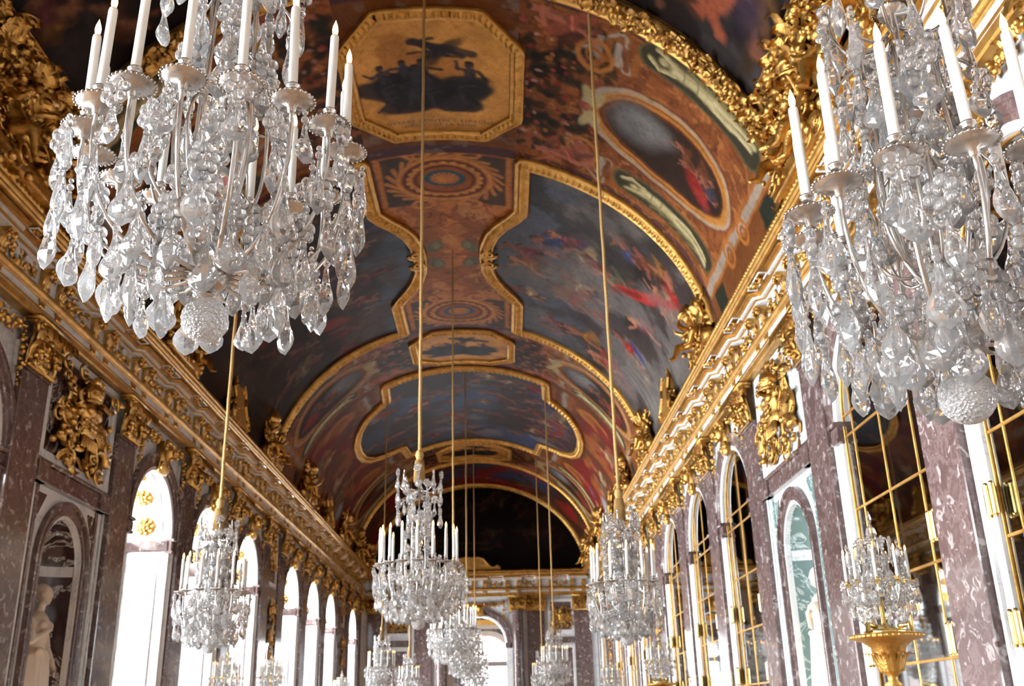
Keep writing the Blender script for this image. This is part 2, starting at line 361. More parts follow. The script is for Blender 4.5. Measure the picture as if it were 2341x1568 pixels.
# ================================================================== carved ornament kit
def leaf(L=0.3, w=0.12, curl=0.9, n=7, lobes=3.5, thick=0.012):      # acanthus leaf rising along z, curling towards +x
    rows = []
    for i in range(n + 1):
        t = i / n; a = curl * PI * max(0, t - 0.45) / 0.55
        cx = 0.10 * L * t + (0.28 * L * (1 - math.cos(a)) if a else 0) * 0.6; cz = L * (min(t, 0.45) + (0.3 * math.sin(a) if a else 0))
        ww = w * (0.55 + 0.45 * math.sin(PI * min(1, t * 1.15 + 0.1))) * (0.78 + 0.22 * abs(math.sin(lobes * PI * t))) * (1 if t < 0.95 else 0.4)
        rows.append([(cx - 0.05 * w * abs(k) * 2 + (0.10 * w if k == 0 else 0), ww * k, cz) for k in (-0.5, -0.27, 0, 0.27, 0.5)])
    m = MB().grid(rows); k = len(m.v)
    return m
def spiral(c, r, turns=1.6, rad=0.02, d=(1, 0, 0), sgn=1, a0=0.0, n=22):    # scroll in the plane y,z around c
    P = []; R = []
    for i in range(n + 1):
        t = i / n; a = a0 + sgn * turns * 2 * PI * t; q = r * (1 - 0.85 * t)
        P.append((c[0] + 0.02 * t, c[1] + q * math.cos(a), c[2] + q * math.sin(a))); R.append(rad * (1 - 0.5 * t))
    m = MB().tube(P, R, 6); m.ell((c[0] + 0.02, c[1], c[2]), rad * 1.1, 6, 4); return m
def Mx(loc, rot=(0, 0, 0), s=1.0):
    from mathutils import Euler
    return Matrix.Translation(Vector(loc)) @ Euler(rot).to_matrix().to_4x4() @ Matrix.Scale(s, 4)
def rosette(r=0.1, petals=8):
    m = MB()
    for ring, (rr, rad, nn) in enumerate(((0.70, 0.36, petals), (0.36, 0.28, petals - 3))):
        for k in range(nn):
            a = 2 * PI * (k + 0.5 * ring) / nn
            m.ell((r * (0.12 + 0.14 * ring), r * rr * math.cos(a), r * rr * math.sin(a)), (r * 0.13, r * rad, r * rad * 0.62), 6, 4, Matrix.Rotation(a, 3, 'X'))
    m.ell((r * 0.32, 0, 0), r * 0.2, 6, 4); m.lathe([(0.0, 0.0), (r, 0.0), (r * 0.95, r * 0.1), (0, r * 0.12)], 14, ax='x'); return m
def ornament(w, h, d, n, seed, fruit=0.3):           # carved foliage filling a w x h field, out along +x
    rng = random.Random(seed); m = MB()
    for k in range(n):
        y = rng.uniform(-w / 2, w / 2); z = rng.uniform(-h / 2, h / 2); q = rng.random(); s = min(w, h)
        if q < fruit:
            for j in range(3): m.ell((d * rng.uniform(0.3, 1), y + rng.uniform(-.06, .06), z + rng.uniform(-.06, .06)), rng.uniform(0.03, 0.06), 6, 4)
        elif q < fruit + 0.3: m.add(spiral((d * rng.uniform(0.3, 0.9), y, z), rng.uniform(0.1, 0.2) * min(1, s), 1.4, rng.uniform(.016, .028), sgn=rng.choice((-1, 1)), a0=rng.uniform(0, 6), n=14))
        else: m.add(leaf(rng.uniform(0.18, 0.34) * min(1, s + .2), rng.uniform(0.09, 0.16), rng.uniform(.5, 1), 6), Mx((d * rng.uniform(0.1, 0.6), y, z), (rng.uniform(-PI, PI), rng.uniform(-0.2, 0.3), 0)))
    return m
def garland(p0, p1, sag, rad, n, seed):
    rng = random.Random(seed); m = MB(); p0 = Vector(p0); p1 = Vector(p1)
    for i in range(n):
        t = i / (n - 1); q = p0.lerp(p1, t); q.z -= sag * 4 * t * (1 - t); R = rad * (0.6 + 0.6 * math.sin(PI * t))
        for j in range(3): m.ell(tuple(q + Vector((rng.uniform(0.1, .9) * R, rng.uniform(-R, R), rng.uniform(-R, R)))), R * rng.uniform(.4, .65), 6, 4)
        if i % 2 == 0: m.add(leaf(R * 2.6, R * 1.1, 0.7, 5), Mx(tuple(q), (rng.uniform(-PI, PI), 0.3, 0)))
    return m
def figure_mb(seed, h=1.0, wings=False):             # a chubby child figure seated or reclining, head up +z, facing +x
    rng = random.Random(seed); m = MB(); s = h; f = rng.choice((-1, 1))
    m.capsule((0.05 * s, 0, 0.05 * s), (0.02 * s, 0.02 * f * s, 0.34 * s), 0.145 * s, 0.12 * s); m.ell((0.14 * s, 0, 0.08 * s), (0.1 * s, 0.12 * s, 0.12 * s))
    m.capsule((0.02 * s, 0.02 * f * s, 0.38 * s), (0.05 * s, 0.03 * f * s, 0.5 * s), 0.06 * s, 0.06 * s)
    hd = Vector((0.08 * s, 0.04 * f * s, 0.6 * s)); m.ell(hd, (0.115 * s, 0.105 * s, 0.13 * s), 10, 8)
    m.ell(hd + Vector((0.115 * s, 0, -0.02 * s)), (0.03 * s, 0.022 * s, 0.028 * s)); m.ell(hd + Vector((0.09 * s, 0, -0.085 * s)), 0.035 * s)
    for e in (-1, 1): m.ell(hd + Vector((0.085 * s, e * 0.06 * s, -0.045 * s)), 0.042 * s); m.ell(hd + Vector((0.0, e * 0.11 * s, 0)), (0.02 * s, 0.02 * s, 0.03 * s))
    for k in range(9): a = rng.uniform(0, 6.28); m.ell(hd + Vector((-0.03 * s + 0.07 * s * math.cos(a), 0.09 * s * math.sin(a), 0.09 * s + rng.uniform(-.03, .03) * s)), 0.05 * s)
    for e in (-1, 1):
        sh = Vector((0.03 * s, e * 0.14 * s, 0.4 * s)); el = sh + Vector((rng.uniform(.05, .16), e * rng.uniform(.1, .2), rng.uniform(-.16, .16))) * s; wr = el + Vector((rng.uniform(.0, .16), e * rng.uniform(-.02, .12), rng.uniform(-.05, .2))) * s
        m.capsule(sh, el, 0.06 * s, 0.05 * s); m.capsule(el, wr, 0.05 * s, 0.035 * s); m.ell(wr, 0.045 * s)
        for q in range(4): m.capsule(wr, wr + Vector((0.04 + .01 * q, (q - 1.5) * 0.025, 0.05)) * s, 0.014 * s, 0.011 * s, 5)
        hp = Vector((0.08 * s, e * 0.09 * s, 0.0)); kn = hp + Vector((rng.uniform(.12, .24), e * rng.uniform(.05, .16), rng.uniform(-.08, .08))) * s; an = kn + Vector((rng.uniform(-.05, .1), e * rng.uniform(-.05, .1), rng.uniform(-.28, -.2))) * s
        m.capsule(hp, kn, 0.095 * s, 0.075 * s); m.capsule(kn, an, 0.075 * s, 0.045 * s); m.capsule(an, an + Vector((0.1, e * .02, -0.03)) * s, 0.045 * s, 0.03 * s)
        if wings:
            for q in range(4): m.capsule((-0.05 * s, e * .08 * s, .35 * s), (-0.1 * s, e * (.3 + .05 * q) * s, (.62 - .13 * q) * s), .05 * s, .03 * s)
    return m
def helmet_mb(s=1.0):
    m = MB(); m.ell((0.05 * s, 0, 0), (0.16 * s, 0.15 * s, 0.18 * s), 12, 9)
    m.tube([(0.05 * s, 0, 0.16 * s), (0.05 * s, 0.08 * s, 0.25 * s), (0.03 * s, 0.2 * s, 0.22 * s), (0.02 * s, 0.28 * s, 0.08 * s)], [0.05 * s, 0.07 * s, 0.06 * s, 0.03 * s], 8)
    m.ell((0.15 * s, -0.02 * s, -0.04 * s), (0.08 * s, 0.13 * s, 0.035 * s)); m.lathe([(0.17 * s, -0.16 * s), (0.2 * s, -0.2 * s), (0.15 * s, -0.13 * s)], 12, (0.05 * s, 0, 0)); return m
def cuirass_mb(s=1.0):
    m = MB(); rows = []
    for i, (w, d) in enumerate(((.2, .1), (.24, .13), (.22, .13), (.2, .12), (.25, .15), (.28, .16), (.26, .14), (.12, .07))):
        rows.append([(d * s * math.cos(a) * (1 + .06 * math.cos(6 * a)), w * s * math.sin(a), (i * 0.09 - 0.3) * s) for a in [2 * PI * k / 16 for k in range(16)]])
    m.grid(rows, cv=True)
    for e in (-1, 1):
        m.ell((0.12 * s, e * 0.11 * s, 0.16 * s), (0.07 * s, 0.11 * s, 0.09 * s)); m.ell((.02 * s, e * .29 * s, .2 * s), (.1 * s, .09 * s, .11 * s))
        for q in range(3): m.ell((0.135 * s, e * 0.06 * s, (0.03 - .09 * q) * s), (0.03 * s, 0.06 * s, 0.04 * s))
    for q in range(7): m.capsule((0.09 * s, (q - 3) * .07 * s, -.32 * s), (0.1 * s, (q - 3) * .085 * s, -.5 * s), .036 * s, .03 * s)
    return m
def banner_mb(s=1.0, sg=1):
    m = MB(); m.tube([(0, 0, -0.55 * s), (0, sg * 0.3 * s, 0.75 * s)], 0.02 * s, 6); rows = []
    for i in range(9):
        t = i / 8; rows.append([(0.05 * s + 0.04 * s * math.sin(9 * u + 5 * t), sg * (0.12 + 0.18 * t + 0.26 * u * (1 - .3 * t)) * s, (0.65 - 0.75 * t - 0.16 * u) * s) for u in np.linspace(0, 1, 9)])
    m.grid(rows); m.ell((0, sg * .31 * s, .8 * s), (.03 * s, .04 * s, .08 * s)); return m
def horn_mb(s=1.0, sg=1):
    P = []; R = []
    for i in range(12): t = i / 11; a = -0.4 + 3.6 * t; P.append((0.07 * s, sg * (0.22 * s * math.cos(a)) * (1 - .3 * t), 0.2 * s * math.sin(a) * (1 - .2 * t))); R.append(0.085 * s * (1 - .8 * t))
    return MB().tube(P, R, 9)
def scroll_mb(s=1.0, sg=1):
    m = MB(); m.add(spiral((0.05, sg * 0.2 * s, 0), 0.16 * s, 1.5, 0.035 * s, sgn=sg, a0=PI / 2))
    m.tube([(0.05, sg * 0.2 * s, 0.16 * s), (0.05, 0.05 * sg * s, 0.2 * s), (0.04, -0.02 * sg * s, 0.38 * s)], [0.035 * s, .03 * s, .012 * s], 6); return m
def shield_mb(s=1.0):
    m = MB(); m.lathe([(0, 0.12 * s), (0.1 * s, 0.11 * s), (0.2 * s, 0.07 * s), (0.22 * s, 0.08 * s), (0.25 * s, 0.06 * s), (0.25 * s, 0.0)], 20, ax='x'); m.add(rosette(.1 * s), Matrix.Translation((.09 * s, 0, 0))); return m

# ================================================================== room shell
fl = struct(obj('floor', MB().box(-WX - 1.2, WX + 0.3, YN - 0.2, 52.4, -0.15, 0).mesh('floor', M['floor'])), 'brown oak parquet floor of the long gallery', 'floor')
ce_rows = [vm(np.linspace(-SMAX, SMAX, 61), y, -0.05) for y in np.linspace(YN, YE, 12)]
ce = MB().grid(ce_rows)
ceiling = struct(obj('ceiling', ce.mesh('ceiling', M['plaster'], True)), 'painted barrel vault above the gallery', 'ceiling')
roof = MB()
for sg in (-1, 1): roof.box(*sorted((sg * 5.0, sg * (WX + 1.2))), YN, YE, 8.05, 8.15)
obj('vault_haunch', roof.mesh('vault_haunch', M['plaster']), ceiling)

def arch_wall(m, y0, y1, z0, z1, yc, r, zs, x=0.0, n=24):       # wall face at local x with an arched opening from z0
    m.poly([(x, y0, z0), (x, yc - r, z0), (x, yc - r, z1), (x, y0, z1)]); m.poly([(x, yc + r, z0), (x, y1, z0), (x, y1, z1), (x, yc + r, z1)])
    ys = [yc - r * math.cos(PI * k / n) for k in range(n + 1)]
    m.grid([[(x, y, zs + math.sqrt(max(0, r * r - (y - yc) ** 2))), (x, y, z1)] for y in ys])
def arch_path(r, zs, n=24, z0=0.0): return [(-r, z0)] + [(-r * math.cos(PI * k / n), zs + r * math.sin(PI * k / n)) for k in range(n + 1)] + [(r, z0)]
def arch_ring(r0, r1, x0, x1, n=28, steps=None):                # half-ring moulding around the spring centre (local z=0)
    prof = steps or [(r0, 0), (r0, x0), (r0 + (r1 - r0) * .25, x0), (r0 + (r1 - r0) * .3, (x0 + x1) / 2), (r0 + (r1 - r0) * .7, (x0 + x1) / 2), (r0 + (r1 - r0) * .75, x1), (r1, x1), (r1, 0)]
    return MB().grid([[(x, -r * math.cos(PI * k / n), r * math.sin(PI * k / n)) for r, x in prof] for k in range(n + 1)])
ZT = 6.9
walls = {}
for sd in (-1, 1):
    m = MB()
    for yc in WIN: arch_wall(m, yc - 1.775, yc + 1.775, 0, ZT, yc + (.1 if sd < 0 else 0), RL if sd < 0 else RO, ZL if sd < 0 else ZS)
    spans = sorted([(yc - 1.775, yc + 1.775) for yc in WIN]); cur = YN
    for nc in NICHE: pass
    gaps = []
    for a, b in spans:
        if a > cur + 1e-3: gaps.append((cur, a))
        cur = max(cur, b)
    gaps.append((cur, YE))
    for a, b in gaps:
        nc = [q for q in NICHE if a < q < b]
        if nc: arch_wall(m, a, b, 1.5, ZT, nc[0], 0.70, 3.88); m.poly([(0, a, 0), (0, b, 0), (0, b, 1.5), (0, a, 1.5)])
        else: m.poly([(0, a, 0), (0, b, 0), (0, b, ZT), (0, a, ZT)])
    m.poly([(0, YN, ZT), (0, YE, ZT), (0, YE, 8.1), (0, YN, 8.1)])
    if sd == 1: m.v = [(x, -y, z) for x, y, z in m.v]
    o = obj('wall_' + SIDE_NAME[sd], m.mesh('wall_' + SIDE_NAME[sd], M['white']), None, (sd * WX, 0, 0), (0, 0, WROT[sd]))
    walls[sd] = struct(o, 'window side wall of white and purple marble' if sd < 0 else 'mirror side wall of white and purple marble', 'wall')
    # pieces are parented with world placement, so keep a plain parent at the origin
def wchild(name, me, sd, along, out, z, scale=(1, 1, 1)):        # child of the wall, given in wall terms
    w = walls[sd]
    if sd == 0: return obj(name, me, w, (along, -out, z), (0, 0, -PI / 2), scale)
    return obj(name, me, w, (out, along * (-1 if sd == 1 else 1), z), (0, 0, 0), scale)

# outer shell behind the mirror wall, and the near end wall
struct(obj('wall_outer', MB().box(WX + 0.9, WX + 1.0, YN, YE, 0, 8.1).mesh('wall_outer', M['plaster'])), 'masonry behind the mirror wall', 'wall')
nm = MB().box(-WX - 1.2, WX + 1.2, YN - 0.3, YN, 0, 12.3)
struct(obj('wall_near', nm.mesh('wall_near', M['white'])), 'plain end wall behind the viewer', 'wall')

# ---- pilasters with gilt capitals
def capital_mb(w=0.78):
    m = MB(); h = 0.66; m.grid([[(d, -q, z), (d, q, z)] for d, q, z in ((.0, w * .46, 0), (.03, w * .46, 0.0), (.035, w * .47, .3), (.07, w * .52, .55), (.0, w * .52, .6))])
    m.box(0, .2, -w * .62, w * .62, .6, .66); m.box(0, .17, -w * .58, w * .58, .57, .6); m.tube([(.06, -w * .5, 0.0), (.06, w * .5, 0.0)], .03, 6)
    for k in range(5): m.add(leaf(.44, w * .26, .95, 8), Mx((.06, (k - 2) * w * .215, .0), (0, .08, 0)))
    for k in range(6): m.add(leaf(.70, w * .24, .95, 9), Mx((.05, (k - 2.5) * w * .19, .0), (0, .06, 0)))
    for e in (-1, 1):
        m.add(spiral((.16, e * w * .5, .5), .1, 1.5, .03, sgn=-e, a0=PI / 2)); m.add(spiral((.15, e * w * .14, .5), .07, 1.4, .022, sgn=e, a0=PI / 2))
        m.tube([(.1, e * w * .2, .25), (.12, e * w * .35, .42), (.16, e * w * .5, .6)], [.02, .025, .03], 6)
        m.add(leaf(.26, .1, .9, 6), Mx((.13, e * w * .46, .3), (e * -.3, .3, 0)))
    m.add(rosette(.09, 7), Matrix.Translation((.17, 0, .56))); m.add(garland((.14, -.2, .42), (.14, .2, .42), .1, .035, 7, 5)); m.add(ornament(w * .9, .46, .1, 42, 77, .1), Matrix.Translation((.06, 0, .25))); return m
cap_me = capital_mb().mesh('capital', M['goldr'], True)
pm = MB().bbox(0, .12, -.39, .39, 0.42, 6.14, .012); pm.box(0, .135, -.4, .4, 6.14, 6.2)
pil_me = pm.mesh('pilaster', M['purple'])
bm_ = MB().bbox(0, .2, -.46, .46, 0, .25, .02); bm_.bbox(0, .16, -.43, .43, .25, .42, .02); pbase_me = bm_.mesh('pilaster_base', M['white'])
strip_me = MB().bbox(0, .05, -.025, .025, 0.42, 6.5, .01).mesh('marble_strip', M['white'])
for sd in (-1, 1):
    for y in PIL:
        p = wchild('pilaster', pil_me, sd, y, 0, 0); obj('capital', cap_me, p, (.1, 0, 6.2)); obj('pilaster_base', pbase_me, p)
        if y > 5: obj('marble_strip', strip_me, p, (0, -.44, 0)); obj('marble_strip', strip_me, p, (0, .44, 0))

# ---- arches: moulded ring, impost, keystone, spandrel garlands
RING, RIM, IMP = {}, {}, {}
for sd, r_ in ((-1, RL), (1, RO)):
    RING[sd] = arch_ring(r_ + .06, r_ + .3, .06, .1).mesh('archivolt', M['purple'], False)
    RIM[sd] = arch_ring(r_, r_, .03, .05, steps=[(r_ - .02, -.05), (r_ - .02, .03), (r_, .045), (r_ + .06, .045), (r_ + .06, 0)]).mesh('archivolt_rim', M['white'])
    im = MB()
    for e in (-1, 1):
        a, b = sorted((e * (r_ - .03), e * (r_ + .19))); im.bbox(-.06, .07, a, b, -.2, -.04, .02); im.bbox(-.08, .11, a - .01, b + .01, -.04, .02, .02); im.bbox(-.06, .09, a, b, -.26, -.2, .02)
    IMP[sd] = im.mesh('impost', M['purple'])
def keystone_mb():
    m = MB(); m.bbox(0, .12, -.16, .16, -.1, .5, .03); m.ell((.14, 0, .3), (.1, .12, .16), 10, 8); m.ell((.25, 0, .28), (.03, .025, .04)); m.ell((.2, 0, .17), .05)
    for e in (-1, 1): m.ell((.21, e * .05, .33), .025, 6, 4); m.add(leaf(.3, .12, .9), Mx((.1, e * .1, .35), (e * -.9, .2, 0)))
    for k in range(8): a = PI * k / 7; m.ell((.14, .15 * math.cos(a), .36 + .13 * math.sin(a)), .05, 6, 4)
    m.add(spiral((.1, -.14, .02), .09, 1.4, .03, sgn=1)); m.add(spiral((.1, .14, .02), .09, 1.4, .03, sgn=-1, a0=PI)); return m
key_me = keystone_mb().mesh('keystone_mask', M['goldr'], True)
gl = MB()
for e in (-1, 1): gl.add(garland((.05, e * .2, .42), (.05, e * 1.12, .42), .1, .07, 13, 9 + e)); gl.add(garland((.05, e * 1.17, .5), (.05, e * 1.22, -.35), 0, .06, 9, 3 + e))
gar_me = gl.mesh('spandrel_garland', M['goldr'], True)
for sd in (-1, 1):
    for y in (WINL if sd < 0 else WIN):
        if y < 6: continue
        zs_, r_ = (ZL, RL) if sd < 0 else (ZS, RO)
        wchild('archivolt', RING[sd], sd, y, 0, zs_); wchild('archivolt_rim', RIM[sd], sd, y, 0, zs_); wchild('impost', IMP[sd], sd, y, 0, zs_)
        wchild('keystone_mask', key_me, sd, y, .04, zs_ + r_ + .04); wchild('spandrel_garland', gar_me, sd, y, .02, zs_ + r_ + .16)

# ---- windows on the left
DW = 0.95
ap = arch_path(RL, ZL)
jm = MB().grid([[(0, y, z), (-DW, y, z)] for y, z in ap])
for z in (0.9, 2.3, 3.7):                                          # jamb panels in low relief
    pass
jamb_me = jm.mesh('reveal', M['white'])
jp = MB().bbox(0, .02, -.3, .3, 0, 3.6, .012); jpan_me = jp.mesh('jamb_panel', veined('pink_grey_marble', [(0.55, 0.42, 0.42), (0.66, 0.56, 0.56), (0.72, 0.68, 0.68)], (0.8, 0.78, 0.78), 1.4, .06))
cof = MB()
for a, b, c, d in ((-.33, -.27, -.3, .3), (.27, .33, -.3, .3), (-.27, .27, -.3, -.24), (-.27, .27, .24, .3)): cof.box(0, .03, a, b, c, d)
cof_me = cof.mesh('coffer_frame', M['white']); ros_me = rosette(.2, 9).mesh('rosette', M['gold'], True)
wim = MB()
for e in (-1, 1): wim.bbox(0, .06, -DW / 2, DW / 2, -.2, 0, .02)
wimp_me = wim.mesh('reveal_impost', M['purple'])
fr = MB(); q = arch_path(RL - .04, ZL)
fr.tube([(0, y, z) for y, z in q], .045, 6)
for y in (-.62, 0, .62): fr.box(-.025, .025, y - .02, y + .02, 0, ZL + math.sqrt((RL - .05) ** 2 - y * y))
for k in range(6): z = .15 + k * (ZL - .15) / 5; fr.box(-.03, .03, -RL + .03, RL - .03, z - .025, z + .025)
frame_me = fr.mesh('casement_frame', M['gold'])
pane_me = MB().box(-.004, .004, -.27, .27, -.46, .46).mesh('pane', M['pane'])
al = MB(); nn = 20
al.grid([[(0, -(RL - .06) * math.cos(PI * k / nn), 0), (0, -(RL - .06) * math.cos(PI * k / nn), (RL - .06) * math.sin(PI * k / nn))] for k in range(nn + 1)])
lun_me = al.mesh('pane_arched', M['pane'])
wn_txt = {10.9: 'nearest arched window cut off at the left picture edge', 17.85: 'tall arched window just past the statue niche', 21.35: 'arched window behind the hanging crystal chandelier', 24.9: 'third arched window past the statue niche',
          30.35: 'first arched window past the narrow gilt panel', 33.9: 'middle arched window of the far trio', 37.45: 'last arched window of the far trio', 43.1: 'arched window in the far corner beside the end wall',
          7.4: 'arched window beside the viewer', 3.9: 'arched window level with the viewer', -3.1: 'arched window behind the viewer'}
for i, y in enumerate(WIN):
    yl = y + .1
    w = struct(obj('window_%d' % (i + 1), None, None, (-WX, yl, 0)), wn_txt[y], 'window')
    obj('reveal', jamb_me, w)
    obj('casement_frame', frame_me, w, (-DW + .06, 0, 0))
    if y > 8:
        for e in (-1, 1):
            obj('jamb_panel', jpan_me, w, (-DW / 2, e * RL, .8), (0, 0, -e * PI / 2)); obj('reveal_impost', wimp_me, w, (-DW / 2, e * RL, ZL - .02), (0, 0, -e * PI / 2))
        for a in (14, 45, 76, 104, 135, 166):
            a = math.radians(a); c = obj('coffer_frame', cof_me, w, (-DW / 2, RL * math.cos(a), ZL + RL * math.sin(a)), (a, 0, 0))
            c.rotation_euler = (Matrix.Rotation(a, 4, 'X') @ Matrix.Rotation(-PI / 2, 4, 'Z')).to_euler(); c.scale = (1, 1, .9)
            obj('rosette', ros_me, c)
        for yy in (-.87, -.31, .31, .87):
            for k in range(5): obj('pane', pane_me, w, (-DW + .06, yy, .15 + (k + .5) * (ZL - .15) / 5))
        obj('pane', lun_me, w, (-DW + .06, 0, ZL + .03))
    else:
        obj('pane', MB().box(-.004, .004, -RL, RL, 0, ZL).mesh('pane', M['pane']), w, (-DW + .06, 0, 0)); obj('pane', lun_me, w, (-DW + .06, 0, ZL))
    L = bpy.data.lights.new('daylight_portal', 'AREA'); L.shape = 'RECTANGLE'; L.size = 6.3; L.size_y = 2.3; L.cycles.is_portal = True
    lo = obj('daylight_portal', L, None, (-WX - DW - .05, yl, 3.1), (0, -PI / 2, 0))

# ---- arched mirrors on the right
mt = {3.9: 'arched mirror level with the viewer', 7.4: 'nearest arched mirror at the right picture edge with brass clasps', 10.9: 'arched mirror behind the gilt torchere', 17.85: 'arched mirror just past the right statue niche', 21.35: 'second arched mirror past the statue niche', 24.9: 'third arched mirror past the statue niche, beside the chandelier',
      30.35: 'far arched mirror beyond the narrow gilt panel', 33.9: 'middle far arched mirror', 37.45: 'last far arched mirror of the trio', 43.1: 'arched mirror in the far corner', -3.1: 'arched mirror behind the viewer'}
RM = RO - .01; VB_ = [-.84, 0, .84]; HB = [0.3, 1.22, 2.14, 3.06, 3.98, 4.9]
def bar_mb(p, q, w=.016):
    v = abs(p[1] - q[1]) < 1e-6; w = .011 if v else w
    return MB().bbox(0, .011, p[1] - w if v else p[1], q[1] + w if v else q[1], p[2] if v else p[2] - w, q[2] if v else q[2] + w, .005)
hin = MB()
for e in (-1, 1): hin.tube([(.02, e * .05, -.13), (.02, e * .05, .13)], .03, 10); hin.ell((.02, e * .05, .14), .022, 6, 4); hin.ell((.02, e * .05, -.14), .022, 6, 4)
hin.box(0, .03, -.06, .06, -.12, .12); hin_me = hin.mesh('brass_clasp', M['brass'], False)
cache = {}
def cached(key, fn):
    if key not in cache: cache[key] = fn()
    return cache[key]
for y in WIN:
    if y < 0: continue
    r = thing('arched_mirror', mt[y], 'mirror', wpos(1, y, -.05, 0), (0, 0, PI), 'arched mirrors along the wall')
    cols = [(-RM, -.84), (-.84, 0), (0, .84), (.84, RM)]; rows_ = [(0.0, .3)] + [(HB[k], HB[k + 1]) for k in range(5)]
    far = y > 29
    for ci, (a, b) in enumerate(cols):
        for (z0, z1) in rows_:
            me = cached(('mp', round(b - a, 2), round(z1 - z0, 2)), lambda: MB().bbox(-.012, 0, -(b - a) / 2 + .004, (b - a) / 2 - .004, -(z1 - z0) / 2 + .004, (z1 - z0) / 2 - .004, .004).mesh('mirror_pane', M['mirror']))
            obj('mirror_pane', me, r, (0, (a + b) / 2, (z0 + z1) / 2), (random.uniform(-.002, .002), random.uniform(-.004, .004), random.uniform(-.004, .004)))
        def top():
            ys = np.linspace(a + .004, b - .004, 10); t = lambda q: ZS + math.sqrt(max(0, RM * RM - q * q))
            return MB().grid([[(0, q, 4.9), (0, q, max(4.91, t(q)))] for q in ys]).mesh('mirror_pane', M['mirror'])
        obj('mirror_pane', cached(('mt', ci), top), r)
    for v in VB_:
        obj('gilt_bar', cached(('gb', v), lambda: bar_mb((.01, v, 0), (.01, v, ZS + math.sqrt(RM * RM - v * v))).mesh('gilt_bar', M['gold'], False)), r)
    for h in HB + [5.16]:
        obj('gilt_bar', cached(('hb', h), lambda: bar_mb((.012, -RM, h), (.012, RM, h))  .mesh('gilt_bar', M['gold'])), r)
    obj('gilt_edge', cached('ge', lambda: MB().tube([(.01, q, z) for q, z in arch_path(RM - .012, ZS)], .014, 6).mesh('gilt_edge', M['gold'], True)), r)
    for e in (-1, 1):
        for z in ((3.38, 2.3, 1.2) if e < 0 else (3.38, 2.3, 1.2)): obj('brass_clasp', hin_me, r, (.07, e * (RM - .02), z))
mrec = MB().grid([[(0, y, z), (-.06, y, z)] for y, z in arch_path(RO, ZS)]); rec_me = mrec.mesh('mirror_recess', M['white'])
for y in WIN: wchild('mirror_recess', rec_me, 1, y, 0, 0)
back_me = MB().box(-.2, -.08, -1.4, 1.4, 0, ZT).mesh('mirror_backing', M['plaster'])
for y in WIN: wchild('mirror_backing', back_me, 1, y, 0, 0)

# ---- niche bays with trophies and statues
ti = lambda *a: None
def frame_mb(w, h, t, d):
    m = MB()
    for a, b, c, e in ((-w / 2, -w / 2 + t, -h / 2, h / 2), (w / 2 - t, w / 2, -h / 2, h / 2), (-w / 2 + t, w / 2 - t, -h / 2, -h / 2 + t), (-w / 2 + t, w / 2 - t, h / 2 - t, h / 2)): m.bbox(0, d, a, b, c, e, .012)
    return m
NR, NZ = .70, 3.88
nin = MB(); rows = []
for z in (1.5, 2.4, 3.3, 3.88): rows.append([(-.62 * math.sin(PI * k / 16) - .06, -(NR - .05) * math.cos(PI * k / 16), z) for k in range(17)])
nin.grid(rows); rows = []
for j in range(9):
    b = PI / 2 * j / 8; rows.append([(-.62 * math.sin(PI * k / 16) * math.cos(b) - .06, -(NR - .05) * math.cos(PI * k / 16) * math.cos(b), 3.88 + (NR - .05) * math.sin(b)) for k in range(17)])
nin.grid(rows)
nband = MB().grid([[(-.6 * math.sin(PI * k / 16) - .06, -(NR - .07) * math.cos(PI * k / 16), z) for k in range(17)] for z in (3.8, 3.95)])
nrim = MB().grid([[(x, y, z) for x in (.02, -.08)] for y, z in arch_path(NR - .05, NZ, 24, 1.5)]).add(MB().grid([[(.02, y * s_, z if z < NZ else NZ + (z - NZ) * s_) for s_ in (1, 1.09)] for y, z in arch_path(NR - .05, NZ, 24, 1.5)]))
nring = MB().grid([[(x, y * (r_ / NR), z if z <= NZ else NZ + (z - NZ) * (r_ / NR)) for r_, x in ((NR, 0), (NR, .05), (NR + .06, .05), (NR + .07, .035), (NR + .14, .035), (NR + .15, .07), (NR + .2, .07), (NR + .2, 0))] for y, z in arch_path(NR, NZ, 28, 1.5)])
ent = MB().bbox(0, .07, -1.29, 1.29, -.13, .09, .01); ent.bbox(0, .12, -1.31, 1.31, .09, .15, .02); ent.bbox(0, .1, -1.30, 1.30, -.17, -.13, .01)
for e in (-1, 1): ent.bbox(0, .12, e * 1.12 - .17, e * 1.12 + .17, -.17, .13, .01)
